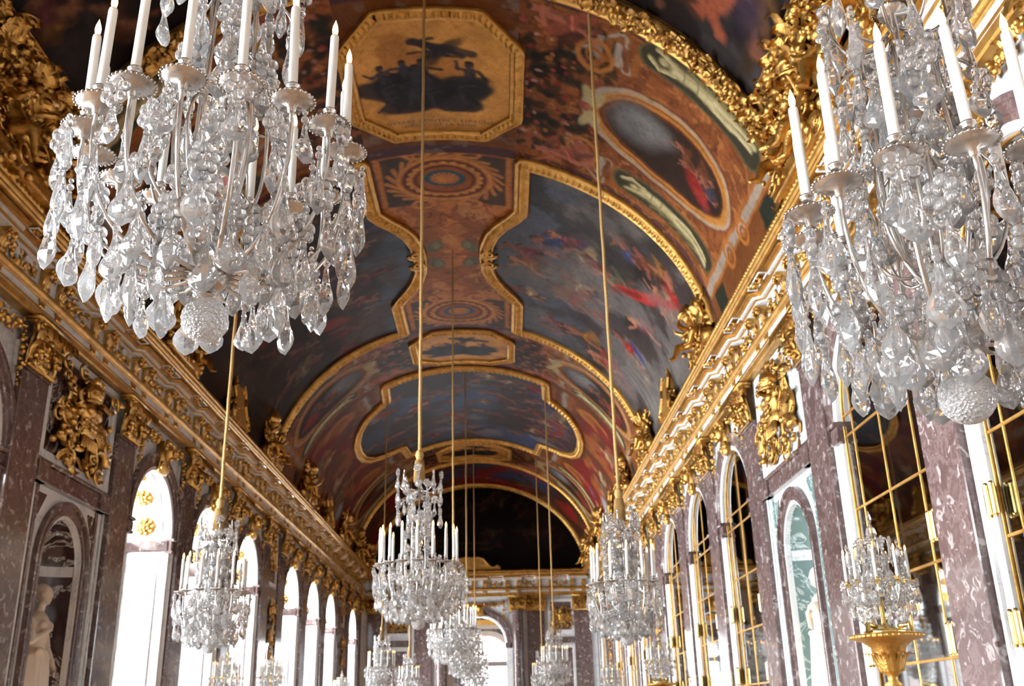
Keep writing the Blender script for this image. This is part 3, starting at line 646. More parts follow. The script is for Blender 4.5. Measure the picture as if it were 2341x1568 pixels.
for sd in (-1, 1):
    y = 14.4
    wchild('niche_shell', nin.mesh('niche_shell', M['dark'] if sd < 0 else M['green'], True), sd, y, 0, 0)
    wchild('niche_band', nband.mesh('niche_band', M['white'], True), sd, y, 0, 0)
    wchild('niche_rim', nrim.mesh('niche_rim', M['white']), sd, y, 0, 0); wchild('niche_archivolt', nring.mesh('niche_archivolt', M['purple']), sd, y, 0, 0)
    wchild('niche_entablature', ent.mesh('niche_entablature', M['purple']), sd, y, 0, 5.02)
    wchild('trophy_field', MB().bbox(0, .02, -1.05, 1.05, -.72, .72, .01).mesh('trophy_field', M['dark'] if sd < 0 else M['white']), sd, y, 0, 6.02)
    wchild('trophy_surround', frame_mb(2.5, 1.66, .12, .06).mesh('trophy_surround', M['white']), sd, y, 0, 6.02)
    for e in (-1, 1):
        sp = MB().poly([(.012, e * 1.02, 4.75), (.012, e * .98, 4.35), (.012, e * .72, 4.75)]); sp.poly([(.0, e * 1.02, 4.75), (.0, e * .98, 4.35), (.0, e * .72, 4.75)])
        wchild('spandrel_inlay', sp.mesh('spandrel_inlay', M['dark'] if sd < 0 else M['green']), sd, y, 0, 0)
        for yy, m_ in ((1.04, 'purple' if sd < 0 else 'green'), (1.16, 'white'), (1.24, 'green')): wchild('marble_strip', MB().bbox(0, .03, -.035, .035, 1.4, 4.84, .008).mesh('marble_strip', M[m_]), sd, y + e * yy, 0, 0)
    # statue and its pedestal
    ped = MB().bbox(-.3, .3, -.34, .34, 1.5, 1.72, .02)
    st = thing('statue', 'pale marble statue of a draped woman with a bent arm in the left niche' if sd < 0 else 'pale marble statue in the green lined right niche', 'statue', wpos(sd, 14.5, -.26, 0), (0, 0, WROT[sd]), 'niche statues')
    obj('plinth', ped.mesh('plinth', M['statue']), st)
    b = MB(); f = 1
    b.capsule((0, .0, 2.62), (0, .02, 3.1), .16, .17, 12); b.ell((0, .02, 3.12), (.12, .2, .12), 12, 8); b.ell((.02, .0, 2.62), (.17, .2, .17), 12, 8)
    for e in (-1, 1): b.ell((.13, e * .085 + .02, 3.06), .075, 10, 8)
    b.capsule((0, .03, 3.2), (.02, .05, 3.36), .065, .06, 10)
    b.ell((.05, .06, 3.5), (.105, .09, .13), 14, 10); b.ell((-.01, .07, 3.54), (.12, .11, .12), 14, 10); b.ell((-.13, .08, 3.5), .07); b.ell((.155, .055, 3.48), (.025, .018, .03)); b.ell((.13, .055, 3.42), (.03, .03, .015)); b.ell((.1, .06, 3.385), .035)
    for e in (-1, 1): b.ell((.04, .06 + e * .1, 3.49), (.02, .018, .03)); b.ell((.125, .06 + e * .04, 3.515), .016)
    b.capsule((0, -.2, 3.12), (.1, -.3, 2.84), .065, .055, 10); b.capsule((.1, -.3, 2.84), (.2, -.08, 2.98), .052, .038, 10); b.ell((.21, -.04, 3.0), (.04, .05, .03))
    for q in range(4): b.capsule((.21, -.02, 3.02 - .018 * q), (.22, .07 - .01 * abs(q - 1), 3.05 - .02 * q), .012, .009, 6)
    b.capsule((.21, -.04, 3.03), (.2, .0, 3.08), .013, .01, 6)
    b.capsule((0, .24, 3.12), (.04, .34, 2.8), .065, .055, 10); b.capsule((.04, .34, 2.8), (.16, .36, 2.54), .05, .036, 10); b.ell((.18, .36, 2.48), (.03, .025, .05))
    for q in range(4): b.capsule((.18, .34 + .014 * q, 2.46), (.2, .335 + .016 * q, 2.37 - .01 * (q == 1)), .011, .008, 6)
    b.capsule((.19, .335, 2.5), (.22, .32, 2.44), .012, .009, 6)
    b.capsule((.05, .1, 2.55), (.13, .13, 2.15), .13, .1, 10); b.capsule((.13, .13, 2.15), (.06, .14, 1.8), .09, .06, 10); b.capsule((0, -.1, 2.55), (.02, -.11, 2.15), .13, .1, 10); b.capsule((.02, -.11, 2.15), (0, -.12, 1.8), .09, .06, 10)
    for e in (-.12, .14): b.capsule((.03, e, 1.75), (.2, e * 1.2, 1.74), .05, .035)
    for k in range(22):
        a = 2 * PI * k / 22; rr = .2 + .015 * (k % 2); b.capsule((.02 + rr * .85 * math.cos(a), .01 + rr * math.sin(a), 2.66), (.03 + .23 * math.cos(a), .01 + .28 * math.sin(a), 1.8 + .04 * (k % 3)), .03, .045, 6)
    b.lathe([(.18, 2.75), (.2, 2.6), (.21, 2.3), (.23, 2.0), (.24, 1.75)], 16, (.02, .01, 0)); b.capsule((.16, -.16, 2.72), (.12, .2, 2.64), .05, .06)
    obj('figure', remesh(b, .016, M['statue'], 'figure', 3), st)

# ---- gilt trophies on the walls
def T_me(key, fn, mat='goldr'): return cached(('tr', key), lambda: fn().mesh(key, M[mat], True))
def trophy(label, sd, y, z, s, seed, group=None):
    rng = random.Random(seed); t = thing('gilt_trophy', label, 'wall relief', wpos(sd, y, .03, z), (0, 0, WROT[sd]), group)
    pc = lambda n, me, yy, zz, xx=.02, rx=0, k=1.0: obj(n, me, t, (xx * s, yy * s, zz * s), (rx, 0, 0), (s * k,) * 3)
    pc('banner', T_me('banner', lambda: banner_mb(.8, 1)), .1, 0, .0, -.25); pc('banner', T_me('banner2', lambda: banner_mb(.8, -1)), -.1, 0, .0, .25)
    pc('cuirass', T_me('cuirass', lambda: cuirass_mb(.85)), 0, .0, .09); pc('helmet', T_me('helmet', helmet_mb), 0, .46, .08, 0, .95)
    pc('shield', T_me('shield', shield_mb), .42, -.12, .02); pc('shield', T_me('shield', shield_mb), -.44, -.02, .02, 0, .85)
    pc('horn', T_me('horn', lambda: horn_mb(1, 1)), .45, -.5, .03, .3); pc('horn', T_me('horn2', lambda: horn_mb(1, -1)), -.45, -.48, .03, -.3)
    pc('scroll', T_me('scroll', lambda: scroll_mb(1, 1)), .12, -.66); pc('scroll', T_me('scroll2', lambda: scroll_mb(1, -1)), -.12, -.66)
    pc('foliage', T_me('fol%d' % seed, lambda: ornament(1.5, 1.5, .16, 70, seed)), 0, -.05, .0)
    t.scale = (1, 1.28 if s > .8 else 1.1, 1); return t
trophy('gilt armour trophy on dark marble above the left statue niche', -1, 14.4, 6.0, .98, 1); trophy('gilt armour trophy on white marble above the right statue niche', 1, 14.4, 6.0, .98, 2)
for sd in (-1, 1):
    for k, y in enumerate(PANEL):
        wchild('panel_field', MB().bbox(0, .03, -.5, .5, 0.5, 4.75, .01).mesh('panel_field', M['purple']), sd, y, 0, 0); wchild('panel_surround', frame_mb(1.14, 1.6, .1, .06).mesh('panel_surround', M['white']), sd, y, 0, 6.0); wchild('panel_field', MB().bbox(0, .03, -.47, .47, -.7, .7, .01).mesh('panel_field', M['purple']), sd, y, 0, 6.0)
        wchild('panel_surround', frame_mb(1.14, 4.3, .12, .06).mesh('panel_surround', M['white']), sd, y, 0, 2.75); wchild('panel_rail', MB().bbox(0, .1, -.6, .6, -.14, .12, .02).mesh('panel_rail', M['purple']), sd, y, 0, 5.03)
        nm_ = ('left' if sd < 0 else 'right'); wh = 'near the middle of the' if k == 0 else 'in the far corner of the'
        t = thing('gilt_pendant', 'tall gilt drop of arms %s %s wall' % (wh, nm_), 'wall relief', wpos(sd, y, .04, 4.0), (0, 0, WROT[sd]), 'narrow panel drops')
        obj('foliage', T_me('drop', lambda: ornament(.5, 1.7, .12, 46, 5)), t); obj('helmet', T_me('helmet', helmet_mb), t, (.03, 0, .6), (0, 0, 0), (.7,) * 3); obj('shield', T_me('shield', shield_mb), t, (.03, 0, -.1), (0, 0, 0), (.8,) * 3); obj('shield', T_me('shield', shield_mb), t, (.03, 0, -.6), (0, 0, 0), (.6,) * 3)
        trophy('small gilt trophy on the upper narrow panel %s %s wall' % (wh, nm_), sd, y, 6.0, .5, 3, 'narrow panel trophies')

# ================================================================== entablature
PAIRS = [16.1 + 1.7625 * k for k in range(-8, 17)]
def sweep_y(prof, y0, y1): return MB().grid([[(o, y, z) for o, z in prof] for y in (y0, y1)])
def zig(y0, y1, pairs, amp=.12):
    P = [(y0, 0)]
    for p in pairs:
        if p - .5 > y0 and p + .5 < y1: P += [(p - .5, 0), (p - .41, amp), (p + .41, amp), (p + .5, 0)]
    P.append((y1, 0)); return P
def console_mb():
    m = MB(); P = [(.15, 7.24), (.19, 7.22), (.22, 7.28), (.18, 7.38), (.2, 7.46), (.27, 7.51), (.32, 7.5), (.34, 7.545), (.15, 7.56)]; o = len(m.v)
    for e in (-1, 1): m.poly([(a, e * .075, z) for a, z in P])
    m.grid([[(a, -.075, z), (a, .075, z)] for a, z in P]); 
    for e in (-1, 1): m.add(spiral((0, 0, 0), .05, 1.3, .014), Mx((.2, e * .075, 7.27), (0, 0, PI / 2)))
    return m
def knob_mb():
    m = MB(); rng = random.Random(4)
    for k in range(14): a = rng.uniform(-2.4, 2.4); b = rng.uniform(-.7, .9); m.ell((.30 + .055 * math.cos(a) * math.cos(b), .07 * math.sin(a), 7.46 + .06 * math.sin(b)), (.03, .026, .034), 6, 4)
    for e in (-1, 0, 1): m.add(leaf(.2, .07, 1, 6), Mx((.2, e * .05, 7.28), (e * -.15, .2, 0)))
    return m
con_me = console_mb().mesh('console', M['gold'], False); knob_me = knob_mb().mesh('acanthus_head', M['goldr'], True)
gt = MB().box(.18, .21, -.09, .09, 7.06, 7.1)
for k in (-1, 0, 1): gt.lathe([(.012, 7.06), (.026, 7.0), (.02, 6.985), (0, 6.98)], 6, (.2, k * .055, 0))
gut_me = gt.mesh('guttae', M['gold'])
fo_me = [ornament(.8, .26, .04, 30, 11 + k, .12).mesh('frieze_foliage', M['goldr'], True) for k in range(2)]
cfm = MB().add(frame_mb(.62, .15, .022, .02), Matrix.Translation((0, 0, 7.705)) @ Matrix.Rotation(PI / 2, 4, 'Y') @ Matrix.Translation((0, 0, .41)))
cfr_me = cfm.mesh('soffit_coffer', M['white'])
cor_ = ornament(.46, .07, .012, 12, 31, .1); cor_me = MB().add(cor_, Matrix.Translation((.41, 0, 7.715)) @ Matrix.Rotation(PI / 2, 4, 'Y')).mesh('coffer_foliage', M['goldr'], True)
crest_r = np.linspace(0, 1, 9)
def entabl(sd, y0, y1, pairs, name, label):
    root = struct(obj(name, None, None, (sd * WX, 0, 0) if sd else (0, YE, 0), (0, 0, WROT[sd])), label, 'cornice')
    fl_ = -1 if sd == 1 else 1
    if sd == 1: a, b = -y1, -y0
    else: a, b = y0, y1
    prs = [p * fl_ for p in pairs]; prs.sort()
    P = lambda n, prof, m, sm=False: obj(n, sweep_y(prof, a, b).mesh(n, M[m], sm), root)
    P('architrave', [(0, 6.86), (.16, 6.86), (.18, 6.88), (.18, 6.97), (0, 6.97)], 'gold')
    P('bead_course', [(.18, 6.97), (.2, 6.98), (.2, 7.0), (.18, 7.01)], 'gold')
    P('marble_band', [(.0, 6.97), (.185, 6.97), (.185, 7.11), (0, 7.11)], 'white')
    P('torus', [(.15, 7.1), (.2, 7.1)] + [(.2 + .065 * math.cos(t), 7.165 + .065 * math.sin(t)) for t in np.linspace(-PI / 2, PI / 2, 9)] + [(.15, 7.23)], 'gold', True)
    P('frieze', [(.15, 7.23), (.15, 7.62)], 'white')
    zz = zig(a, b, prs)
    for nme, z0, z1, o0, m_ in (('fascia', 7.545, 7.58, .20, 'white'), ('fascia', 7.58, 7.605, .23, 'gold'), ('fascia', 7.605, 7.64, .265, 'white'), ('fascia', 7.64, 7.665, .295, 'gold'), ('fascia', 7.665, 7.7, .33, 'gold')):
        obj(nme, MB().grid([[(.1, y, z0), (o0 + d, y, z0), (o0 + d, y, z1), (.1, y, z1)] for y, d in zz]).mesh(nme, M[m_]), root)
    P('corona', [(.15, 7.7), (.2, 7.72), (.50, 7.73), (.52, 7.75), (.52, 7.78), (.5, 7.78)], 'gold')
    P('cyma', [(.45, 7.77), (.5, 7.775), (.53, 7.79), (.545, 7.83), (.53, 7.87), (.5, 7.89), (.49, 7.885)], 'gold', True)
    n = int((b - a) / .03); ys = np.linspace(a, b, n); wv = np.abs(np.sin(PI * ys / .11))
    pr = [(.5, 7.885, 0), (.545, 7.895, .4), (.55, 7.93, 1), (.53, 7.97, 1), (.5, 8.0, .4), (.4, 8.0, 0), (0.1, 8.0, 0)]
    obj('leaf_crest', MB().grid([[(o - k * .06 * (1 - wv[i]), y, z) for o, z, k in pr] for i, y in enumerate(ys)]).mesh('leaf_crest', M['gold'], True), root)
    for i, p in enumerate(prs):
        for e in (-.26, .26):
            c = obj('console', con_me, root, (0, p + e, 0)); obj('acanthus_head', knob_me, c); obj('guttae', gut_me, root, (0, p + e, 0))
        if i + 1 < len(prs) and prs[i + 1] - p < 2.5:
            mid = (p + prs[i + 1]) / 2; w_ = (prs[i + 1] - p - .8) / .96
            obj('frieze_foliage', fo_me[i % 2], root, (.14, mid, 7.4), (0, 0, 0), (1, w_, 1)); c = obj('soffit_coffer', cfr_me, root, (0, mid, 0), (0, 0, 0), (1, 1.1, 1)); obj('coffer_foliage', cor_me, c)
    return root
entabl(-1, YN, YE, [p for p in PAIRS if p > 1 and p < 45.5], 'trim_1', 'gilt and white marble cornice above the windows')
entabl(1, YN, YE, [p for p in PAIRS if p > 1 and p < 45.5], 'trim_2', 'gilt and white marble cornice above the mirrors')
entabl(0, -WX, WX, [-4.5, -3.0, -1.55, 0, 1.55, 3.0, 4.5], 'trim_3', 'gilt and white marble cornice of the far end wall')

# ================================================================== painted vault
FLESH = [(170, 110, 85), (190, 130, 100), (150, 90, 70)]; CLOTH = [(150, 40, 35), (60, 75, 120), (150, 105, 50), (110, 60, 40), (90, 95, 80), (120, 60, 75), (170, 150, 120)]
def cloudscape(P, u, sky, low, cloud, seed, u0, u1):        # sky towards the crown, dark ground towards the cornice
    f = P.fb(.55, seed); P.mix(sky, 1 - sstep(u0, u1, u + (f - .5) * 3.2)); P.mix(low, sstep(u0 + .6, u1 + .8, u + (f - .5) * 3.0))
    g = P.fb(.9, seed + 3); P.mix(cloud, .75 * sstep(.5, .68, g)); P.mix(tuple(c * .45 for c in cloud), .7 * sstep(.52, .7, P.fb(1.1, seed + 7)))
    P.mix((28, 20, 18), .65 * sstep(.56, .75, P.fb(.7, seed + 11)) * sstep(u0, u1, u))
def folk(P, rng, n, smin, smax, ymin, ymax, hmin, hmax, dark=1.0, sgn=1):
    for k in range(n):
        s = rng.uniform(smin, smax); sk = tuple(c * dark for c in rng.choice(FLESH)); cl = tuple(c * dark for c in rng.choice(CLOTH))
        P.figure(s, rng.uniform(ymin, ymax), rng.uniform(hmin, hmax), (PI / 2 if sgn * s > 0 else -PI / 2) + rng.uniform(-.9, .9), rng, sk, cl)
def decor(P, sg, yc, ky, rng):                              # painted architecture, garlands, oval and grisaille nudes of a cross band
    U = lambda u: sg * u; Yv = lambda y: yc + (y - 14.35) * ky
    dot = P.fb(5.5, 9); P.mix((70, 38, 22), .5 * sstep(.5, .62, P.fb(1.6, 4))); P.mix((170, 110, 55), .45 * sstep(.56, .68, P.fb(2.6, 5)))
    lo, hi = sorted((U(1.5), U(6.9)))
    for y0, y1 in ((11.9, 12.12), (16.42, 16.68)): P.band(lo, hi, Yv(y0), Yv(y1), (88, 58, 68), .9); P.band(lo, hi, Yv(y0) - .03, Yv(y0) + .02, (165, 105, 45)); P.band(lo, hi, Yv(y1) - .02, Yv(y1) + .03, (165, 105, 45))
    g1 = np.abs(P.fb(1.9, 61) - .5); P.mix((186, 128, 72), .75 * (1 - sstep(.012, .03, g1))); g2 = np.abs(P.fb(2.3, 62) - .5); P.mix((92, 46, 26), .6 * (1 - sstep(.015, .035, g2)))
    for y0 in (12.75, 15.95):                                # painted broken pediments
        d = 1 if y0 < 14 else -1
        for w_, c in ((.16, (150, 92, 42)), (.11, (172, 164, 152)), (.05, (140, 84, 40))):
            P.cap((U(2.45), Yv(y0 + .35 * d)), (U(3.15), Yv(y0 - .45 * d)), w_, c, .95, .15); P.cap((U(3.15), Yv(y0 - .45 * d)), (U(3.3), Yv(y0 + .25 * d)), w_ * .8, c, .95, .15)
    for k in range(150):                                     # fruit and flower garland
        u = rng.uniform(1.45, 3.1); y = rng.uniform(12.4, 16.2); P.ell(U(u), Yv(y), rng.uniform(.08, .2), rng.uniform(.06, .14), rng.uniform(0, 3), rng.choice(((26, 26, 20), (38, 40, 28), (20, 18, 16))), .8, .4)
    for k in range(90):
        u = rng.uniform(1.5, 3.1); y = rng.uniform(12.4, 16.2); P.ell(U(u), Yv(y), rng.uniform(.03, .07), rng.uniform(.03, .07), 0, rng.choice(((165, 70, 70), (190, 150, 140), (140, 40, 40), (170, 110, 60))), .85)
    for y0, y1, w in ((12.45, 13.0, 1), (15.65, 16.25, 1)):
        a, b = sorted((U(2.65), U(3.55)))
        for j, c in enumerate(((150, 140, 132), (150, 92, 42), (175, 165, 155), (120, 66, 32), (155, 100, 50))):
            aa, bb = sorted((U(2.75 + .16 * j), U(2.87 + .16 * j))); P.band(aa, bb, Yv(y0), Yv(y1), c, .9)
        P.ring(U(2.75), Yv((y0 + y1) / 2 + (.25 if y0 < 14 else -.25)), .3, .36, .06, (178, 120, 60)); P.ring(U(2.75), Yv((y0 + y1) / 2 + (.25 if y0 < 14 else -.25)), .14, .16, .05, (160, 100, 50))
    for (u, y) in ((2.2, 12.35), (2.35, 16.1)): P.figure(U(u), Yv(y), 1.25, rng.uniform(1.2, 1.9) * sg, rng, (186, 118, 96), (160, 88, 72))
    P.ell(U(4.3), Yv(14.3), 1.75, 1.12, 0, (118, 62, 30), 1, .05); P.ring(U(4.3), Yv(14.3), 1.62, 1.02, .07, (185, 175, 160), .8); P.ring(U(4.35), Yv(14.3), 1.52, .93, .05, (120, 60, 25)); P.ring(U(4.35), Yv(14.3), 1.45, .86, .07, (190, 130, 60))
    P.ring(U(4.35), Yv(14.3), 1.55, .97, .03, (200, 150, 84)); P.ring(U(4.35), Yv(14.3), 1.38, .8, .03, (96, 50, 24)); P.ell(U(4.4), Yv(14.3), 1.33, .76, 0, (52, 36, 30), 1, .04); P.ell(U(3.65), Yv(14.15), .5, .5, 0, (118, 122, 128), .85, .5); P.ell(U(3.95), Yv(14.0), .4, .3, 0, (140, 142, 145), .6, .6)
    for k in range(9): P.figure(U(rng.uniform(4.1, 5.4)), Yv(rng.uniform(13.85, 14.75)), rng.uniform(.4, .65), PI / 2 * sg + rng.uniform(-.7, .7), rng, (150, 96, 74), rng.choice(((118, 40, 32), (52, 58, 78), (104, 60, 36), (84, 66, 48))))
    P.ell(U(5.1), Yv(14.5), .4, .2, .5, (150, 35, 30), .8, .4)
    P.ell(U(2.72), Yv(14.35), .16, .13, 0, (150, 72, 58), .95, .2); P.ell(U(2.72), Yv(14.35), .06, .05, 0, (190, 120, 92), .8, .5)
    for d in (-1, 1):
        for w_ in (0, 1): P.ell(U(2.72 + .16 * w_), Yv(14.35 + d * (.34 - .06 * w_)), .1, .26, d * .35 * sg * (1 - 2 * w_), (186, 176, 132), .9, .25)
    for y0 in (12.3, 15.95):                                 # monochrome recess with a pale reclining nude
        d = 1 if y0 < 14 else -1; hw = .33 * ky ** .5; q = lambda u, v: (U(u), Yv(y0) + v * d * ky ** .5); sk = (184, 174, 130); sh = (104, 100, 70)
        P.cap(q(3.75, 0), q(5.75, .08), hw, (96, 92, 66), 1, .06); P.cap(q(3.75, 0), q(5.75, .08), hw * .86, (60, 58, 44), 1, .08)
        for w_, c, o in ((1.25, sh, -.03), (1.0, sk, 0), (.45, (212, 204, 164), .03)):
            P.cap(q(4.08, .02 + o), q(4.72, .04 + o), .125 * w_, c, .95, .35); P.ell(*q(4.82, .04 + o), .16 * w_, .13 * w_, 0, c, .9, .35)
            P.cap(q(4.85, .1 + o), q(5.3, .14 + o), .08 * w_, c, .95, .35); P.cap(q(5.3, .14 + o), q(5.8, .05 + o), .055 * w_, c, .95, .35); P.cap(q(4.88, -.04 + o), q(5.35, -.02 + o), .075 * w_, c, .9, .35); P.cap(q(5.35, -.02 + o), q(5.85, -.08 + o), .05 * w_, c, .9, .35)
            P.ell(*q(3.86, .0 + o), .085 * w_, .075 * w_, 0, c, .95, .3); P.cap(q(4.1, .12 + o), q(3.8, .2 + o), .045 * w_, c, .95, .3); P.cap(q(3.8, .2 + o), q(3.62, .06 + o), .04 * w_, c, .95, .3); P.cap(q(4.08, -.08 + o), q(3.72, -.18 + o), .045 * w_, c, .9, .3)
        for u in (4.25, 4.5): P.cap(q(u, -.06), q(u + .02, .12), .02, sh, .6)
        for k in range(5): P.cap(q(4.3 + .25 * k, -.2), q(4.6 + .25 * k, -.12 + .03 * (k % 2)), .03, (140, 134, 96), .7)
    for u0, u1, c in ((6.05, 6.12, (165, 105, 45)), (6.12, 6.3, (165, 158, 148)), (6.3, 6.36, (165, 105, 45)), (6.36, 6.9, (110, 66, 32))):
        a, b = sorted((U(u0), U(u1))); P.band(a, b, Yv(12.1), Yv(16.5), c, .85)
    for y in (12.7, 15.9): a, b = sorted((U(6.4), U(6.8))); P.band(a, b, Yv(y - .3), Yv(y + .3), (40, 46, 38), 1)
    for y in (13.9, 14.8): P.ring(U(6.3), Yv(y), .2, .2, .06, (175, 112, 50)); P.ring(U(6.3), Yv(y), .08, .08, .05, (150, 90, 40))
def patch(name, P, parent, poly=None, off=.012): return obj(name, P.mesh(name, poly, off), parent)
def mirror_poly(pts): return pts + [(-s, y) for s, y in reversed(pts)]
def gframe(path, w, h, parent, closed=True, name='gilt_frame', **k): return obj(name, vsweep(path, w, h, closed, **k).mesh(name, M['gold'], True), parent)
def vlumps(path, width, n, r0, r1, h, seed):                # carved flowers scattered along a path on the vault
    rng = random.Random(seed); m = MB(); P = np.array(path, float); L = np.concatenate([[0], np.cumsum(np.hypot(*np.diff(P, axis=0).T))])
    for k in range(n):
        l = rng.uniform(0, L[-1]); s = np.interp(l, L, P[:, 0]) + rng.uniform(-.5, .5) * width; y = np.interp(l, L, P[:, 1]) + rng.uniform(-.5, .5) * width
        r = rng.uniform(r0, r1); c = vm(s, y, h * rng.uniform(.6, 1.1))
        if rng.random() < .25: m.ell(c, (r * .8, r * .8, r * .7), 6, 4)
        else:
            q = vm(s, y, h + r); d = Vector(q - c).normalized(); rot = d.to_track_quat('X', 'Z').to_matrix().to_4x4()
            m.add(leaf(r * 3.4, r * 1.7, .8, 5), Matrix.Translation(Vector(c)) @ rot @ Matrix.Rotation(rng.uniform(0, 6.3), 4, 'X'))
    return m

# ---- cross band over the niches: octagon and painted sides
rng = random.Random(21)
for tag_, yc, ky, res in (('A', 14.33, 1.0, .032), ('C', 27.5, .73, .045), ('E', 39.75, .72, .07)):
    hy = 2.4 * ky
    for sg in (-1, 1):
        P = Paint(*sorted((sg * 1.3, sg * 7.1)), yc - hy, yc + hy, (.021 if sg > 0 else .032) if tag_ == 'A' else res, (150, 90, 50), .5, 1.6, 3 + sg); decor(P, sg, yc, ky, rng); P.warp(.035).grain(.16); patch('painted_band', P, ceiling, None, .0)
    P = Paint(-1.45, 1.45, yc - hy, yc + hy, res, (125, 74, 38), .5, 2.2, 6)
    P.band(-1.75, 1.75, yc - hy, yc - hy + .3, (88, 58, 68)); P.band(-1.75, 1.75, yc + hy - .3, yc + hy, (88, 58, 68)); P.mix((150, 140, 130), .5 * sstep(.6, .7, P.fb(3, 3))); patch('painted_band', P, ceiling, None, .004)
    # octagon
    a, b = 1.45, 1.72 * ky; cs_, cy_ = .62, .75 * ky
    octo = [(-a + cs_, yc - b), (a - cs_, yc - b), (a, yc - b + cy_), (a, yc + b - cy_), (a - cs_, yc + b), (-a + cs_, yc + b), (-a, yc + b - cy_), (-a, yc - b + cy_)]
    P = Paint(-a, a, yc - b, yc + b, .022 if tag_ == 'A' else res * .8, (244, 188, 104), .36, 1.4, 12)
    P.mix((186, 122, 56), .6 * sstep(.52, .66, P.fb(1.1, 8)))
    rg = random.Random(5)
    for k in range(16):                                      # generic dark cloud masses and shadow figures
        P.ell(rg.uniform(-.95, .95), yc + rg.uniform(-.2, .8) * ky, rg.uniform(.3, .6), rg.uniform(.18, .34) * ky, rg.uniform(-.4, .4), rg.choice(((46, 44, 54), (54, 50, 58), (38, 38, 48))), .95, .18)
    for k in range(7): P.figure(rg.uniform(-.95, .9), yc + rg.uniform(-.1, .6) * ky, rg.uniform(.9, 1.2) * ky, PI + rg.uniform(-.4, .4), rg, (62, 62, 78), (40, 40, 52))
    P.figure(.1, yc - .85 * ky, 1.0 * ky, PI / 2 + .5, rg, (54, 52, 62), (44, 42, 52)); P.cap((-.3, yc - 1.0 * ky), (.7, yc - .7 * ky), .1, (48, 46, 56), .9); P.warp(.035).grain(.1)
    nm = {'A': 'near the top of the picture', 'C': 'over the middle of the gallery', 'E': 'far down the gallery'}[tag_]
    t = thing('octagonal_panel', 'gold ground octagonal ceiling panel with dark clouds %s' % nm, 'painting', tuple(vm(0, yc)), group='octagonal ceiling panels'); off = Vector(vm(0, yc))
    for o in (patch('canvas', P, t, octo, .02), gframe(octo, .26, .12, t, pitch=.13)): o.location = -off
    if tag_ == 'A':
        for txt, sz, yy in (('GVERRE CONTRE L ESPAGNE', .135, 1.3), ('DROITS DE LA REINE', .125, 1.43), ('1667', .11, 1.55)):
            cu = bpy.data.curves.new('lettering', 'FONT'); cu.body = txt; cu.size = sz; cu.align_x = 'CENTER'; cu.space_character = 1.15; to = obj('lettering_curve', cu); dg = bpy.context.evaluated_depsgraph_get()
            me = bpy.data.meshes.new_from_object(to.evaluated_get(dg)); bpy.data.objects.remove(to); me.materials.clear(); me.materials.append(noisy('lettering_paint', [(.3, lin(60, 36, 18)), (.7, lin(80, 50, 24))], 20, 2, 0, .5))
            co = np.empty(len(me.vertices) * 3); me.vertices.foreach_get('co', co); co = co.reshape(-1, 3); me.vertices.foreach_set('co', vm(co[:, 0] + .04, yc + yy - co[:, 1], .026).astype(np.float32).ravel()); me.update(); o = obj('lettering', me, t, -off)
# ---- pair of side paintings and the central strip (over the first window trio)
Y0, Y1 = 16.78, 25.72; YM = (Y0 + Y1) / 2
edge = [(1.6, Y0), (1.6, 18.75), (1.42, 19.15), (1.15, 19.6), (.95, 20.05), (.82, 20.6), (.78, YM), (.82, 22.0), (.95, 22.5), (1.15, 22.95), (1.42, 23.4), (1.6, 23.75), (1.6, Y1)]
for sg in (1, -1):
    P = Paint(*sorted((sg * .7, sg * 6.9)), Y0 - .05, Y1 + .05, .032, (70, 66, 70) if sg > 0 else (50, 42, 40), .3, .7, 2 + sg); u = np.abs(P.S); rg = random.Random(31 + sg)
    if sg > 0: cloudscape(P, u, (92, 102, 120), (62, 55, 55), (122, 119, 118), 3, 2.2, 4.8)
    else: cloudscape(P, u, (86, 104, 130), (36, 22, 15), (92, 70, 58), 9, .9, 2.4)
    folk(P, rg, 30, *sorted((sg * 2.2, sg * 6.0)), Y0 + .6, Y1 - .6, .7, 1.4, .95 if sg > 0 else .62, 1); folk(P, rg, 8, *sorted((sg * 1.5, sg * 3.0)), 19, 23.5, .8, 1.3, 1.0 if sg > 0 else .8, 1)
    if sg > 0:
        P.cap((4.2, 20.2), (5.4, 18.9), .17, (190, 42, 34), .95); P.cap((4.0, 20.5), (4.6, 19.7), .1, (120, 35, 30), .9); P.cap((5.2, 19.2), (5.6, 18.4), .12, (170, 38, 32), .9)
        for k in range(7): a_, b_ = 4.9 + .0 * k, 6.3; P.cap((a_, 23.2 + .18 * k), (b_, 23.0 + .2 * k), .07, (120, 120, 118) if k % 2 else (78, 78, 78), .85)
        P.ell(5.2, 22.3, .35, .12, .4, (50, 60, 130), .9, .4)
    else:
        P.ell(-3.4, 23.2, .55, .25, .6, (150, 60, 52), .8, .4); P.ell(-3.2, 20.4, .4, .2, .3, (140, 75, 55), .8, .4)
    P.warp(.09); P.mix((118, 116, 118) if sg > 0 else (52, 32, 24), .6 * sstep(.48, .62, P.fb(.75, 222)) * sstep(1.2, 2.6, u)); P.grain(.14)
    inner = [(s * sg, y) for s, y in edge]; poly = inner + [(sg * 6.9, Y1), (sg * 6.9, Y0)]
    t = thing('vault_painting', 'sky and battle ceiling painting with a long red banner, right of the medallion strip' if sg > 0 else 'dark ceiling painting left of the medallion strip, behind the large chandelier', 'painting', tuple(vm(sg * 4, YM)), group='curved ceiling paintings'); off = Vector(vm(sg * 4, YM))
    full = [(sg * 6.75, Y0)] + inner + [(sg * 6.75, Y1)]
    for o in (patch('canvas', P, t, poly, .008), gframe(full, .34, .15, t, False, pitch=.13, flip=sg < 0)): o.location = -off
P = Paint(-1.7, 1.7, Y0 - .1, Y1 + .1, .024, (214, 142, 84), .3, 1.3, 15)
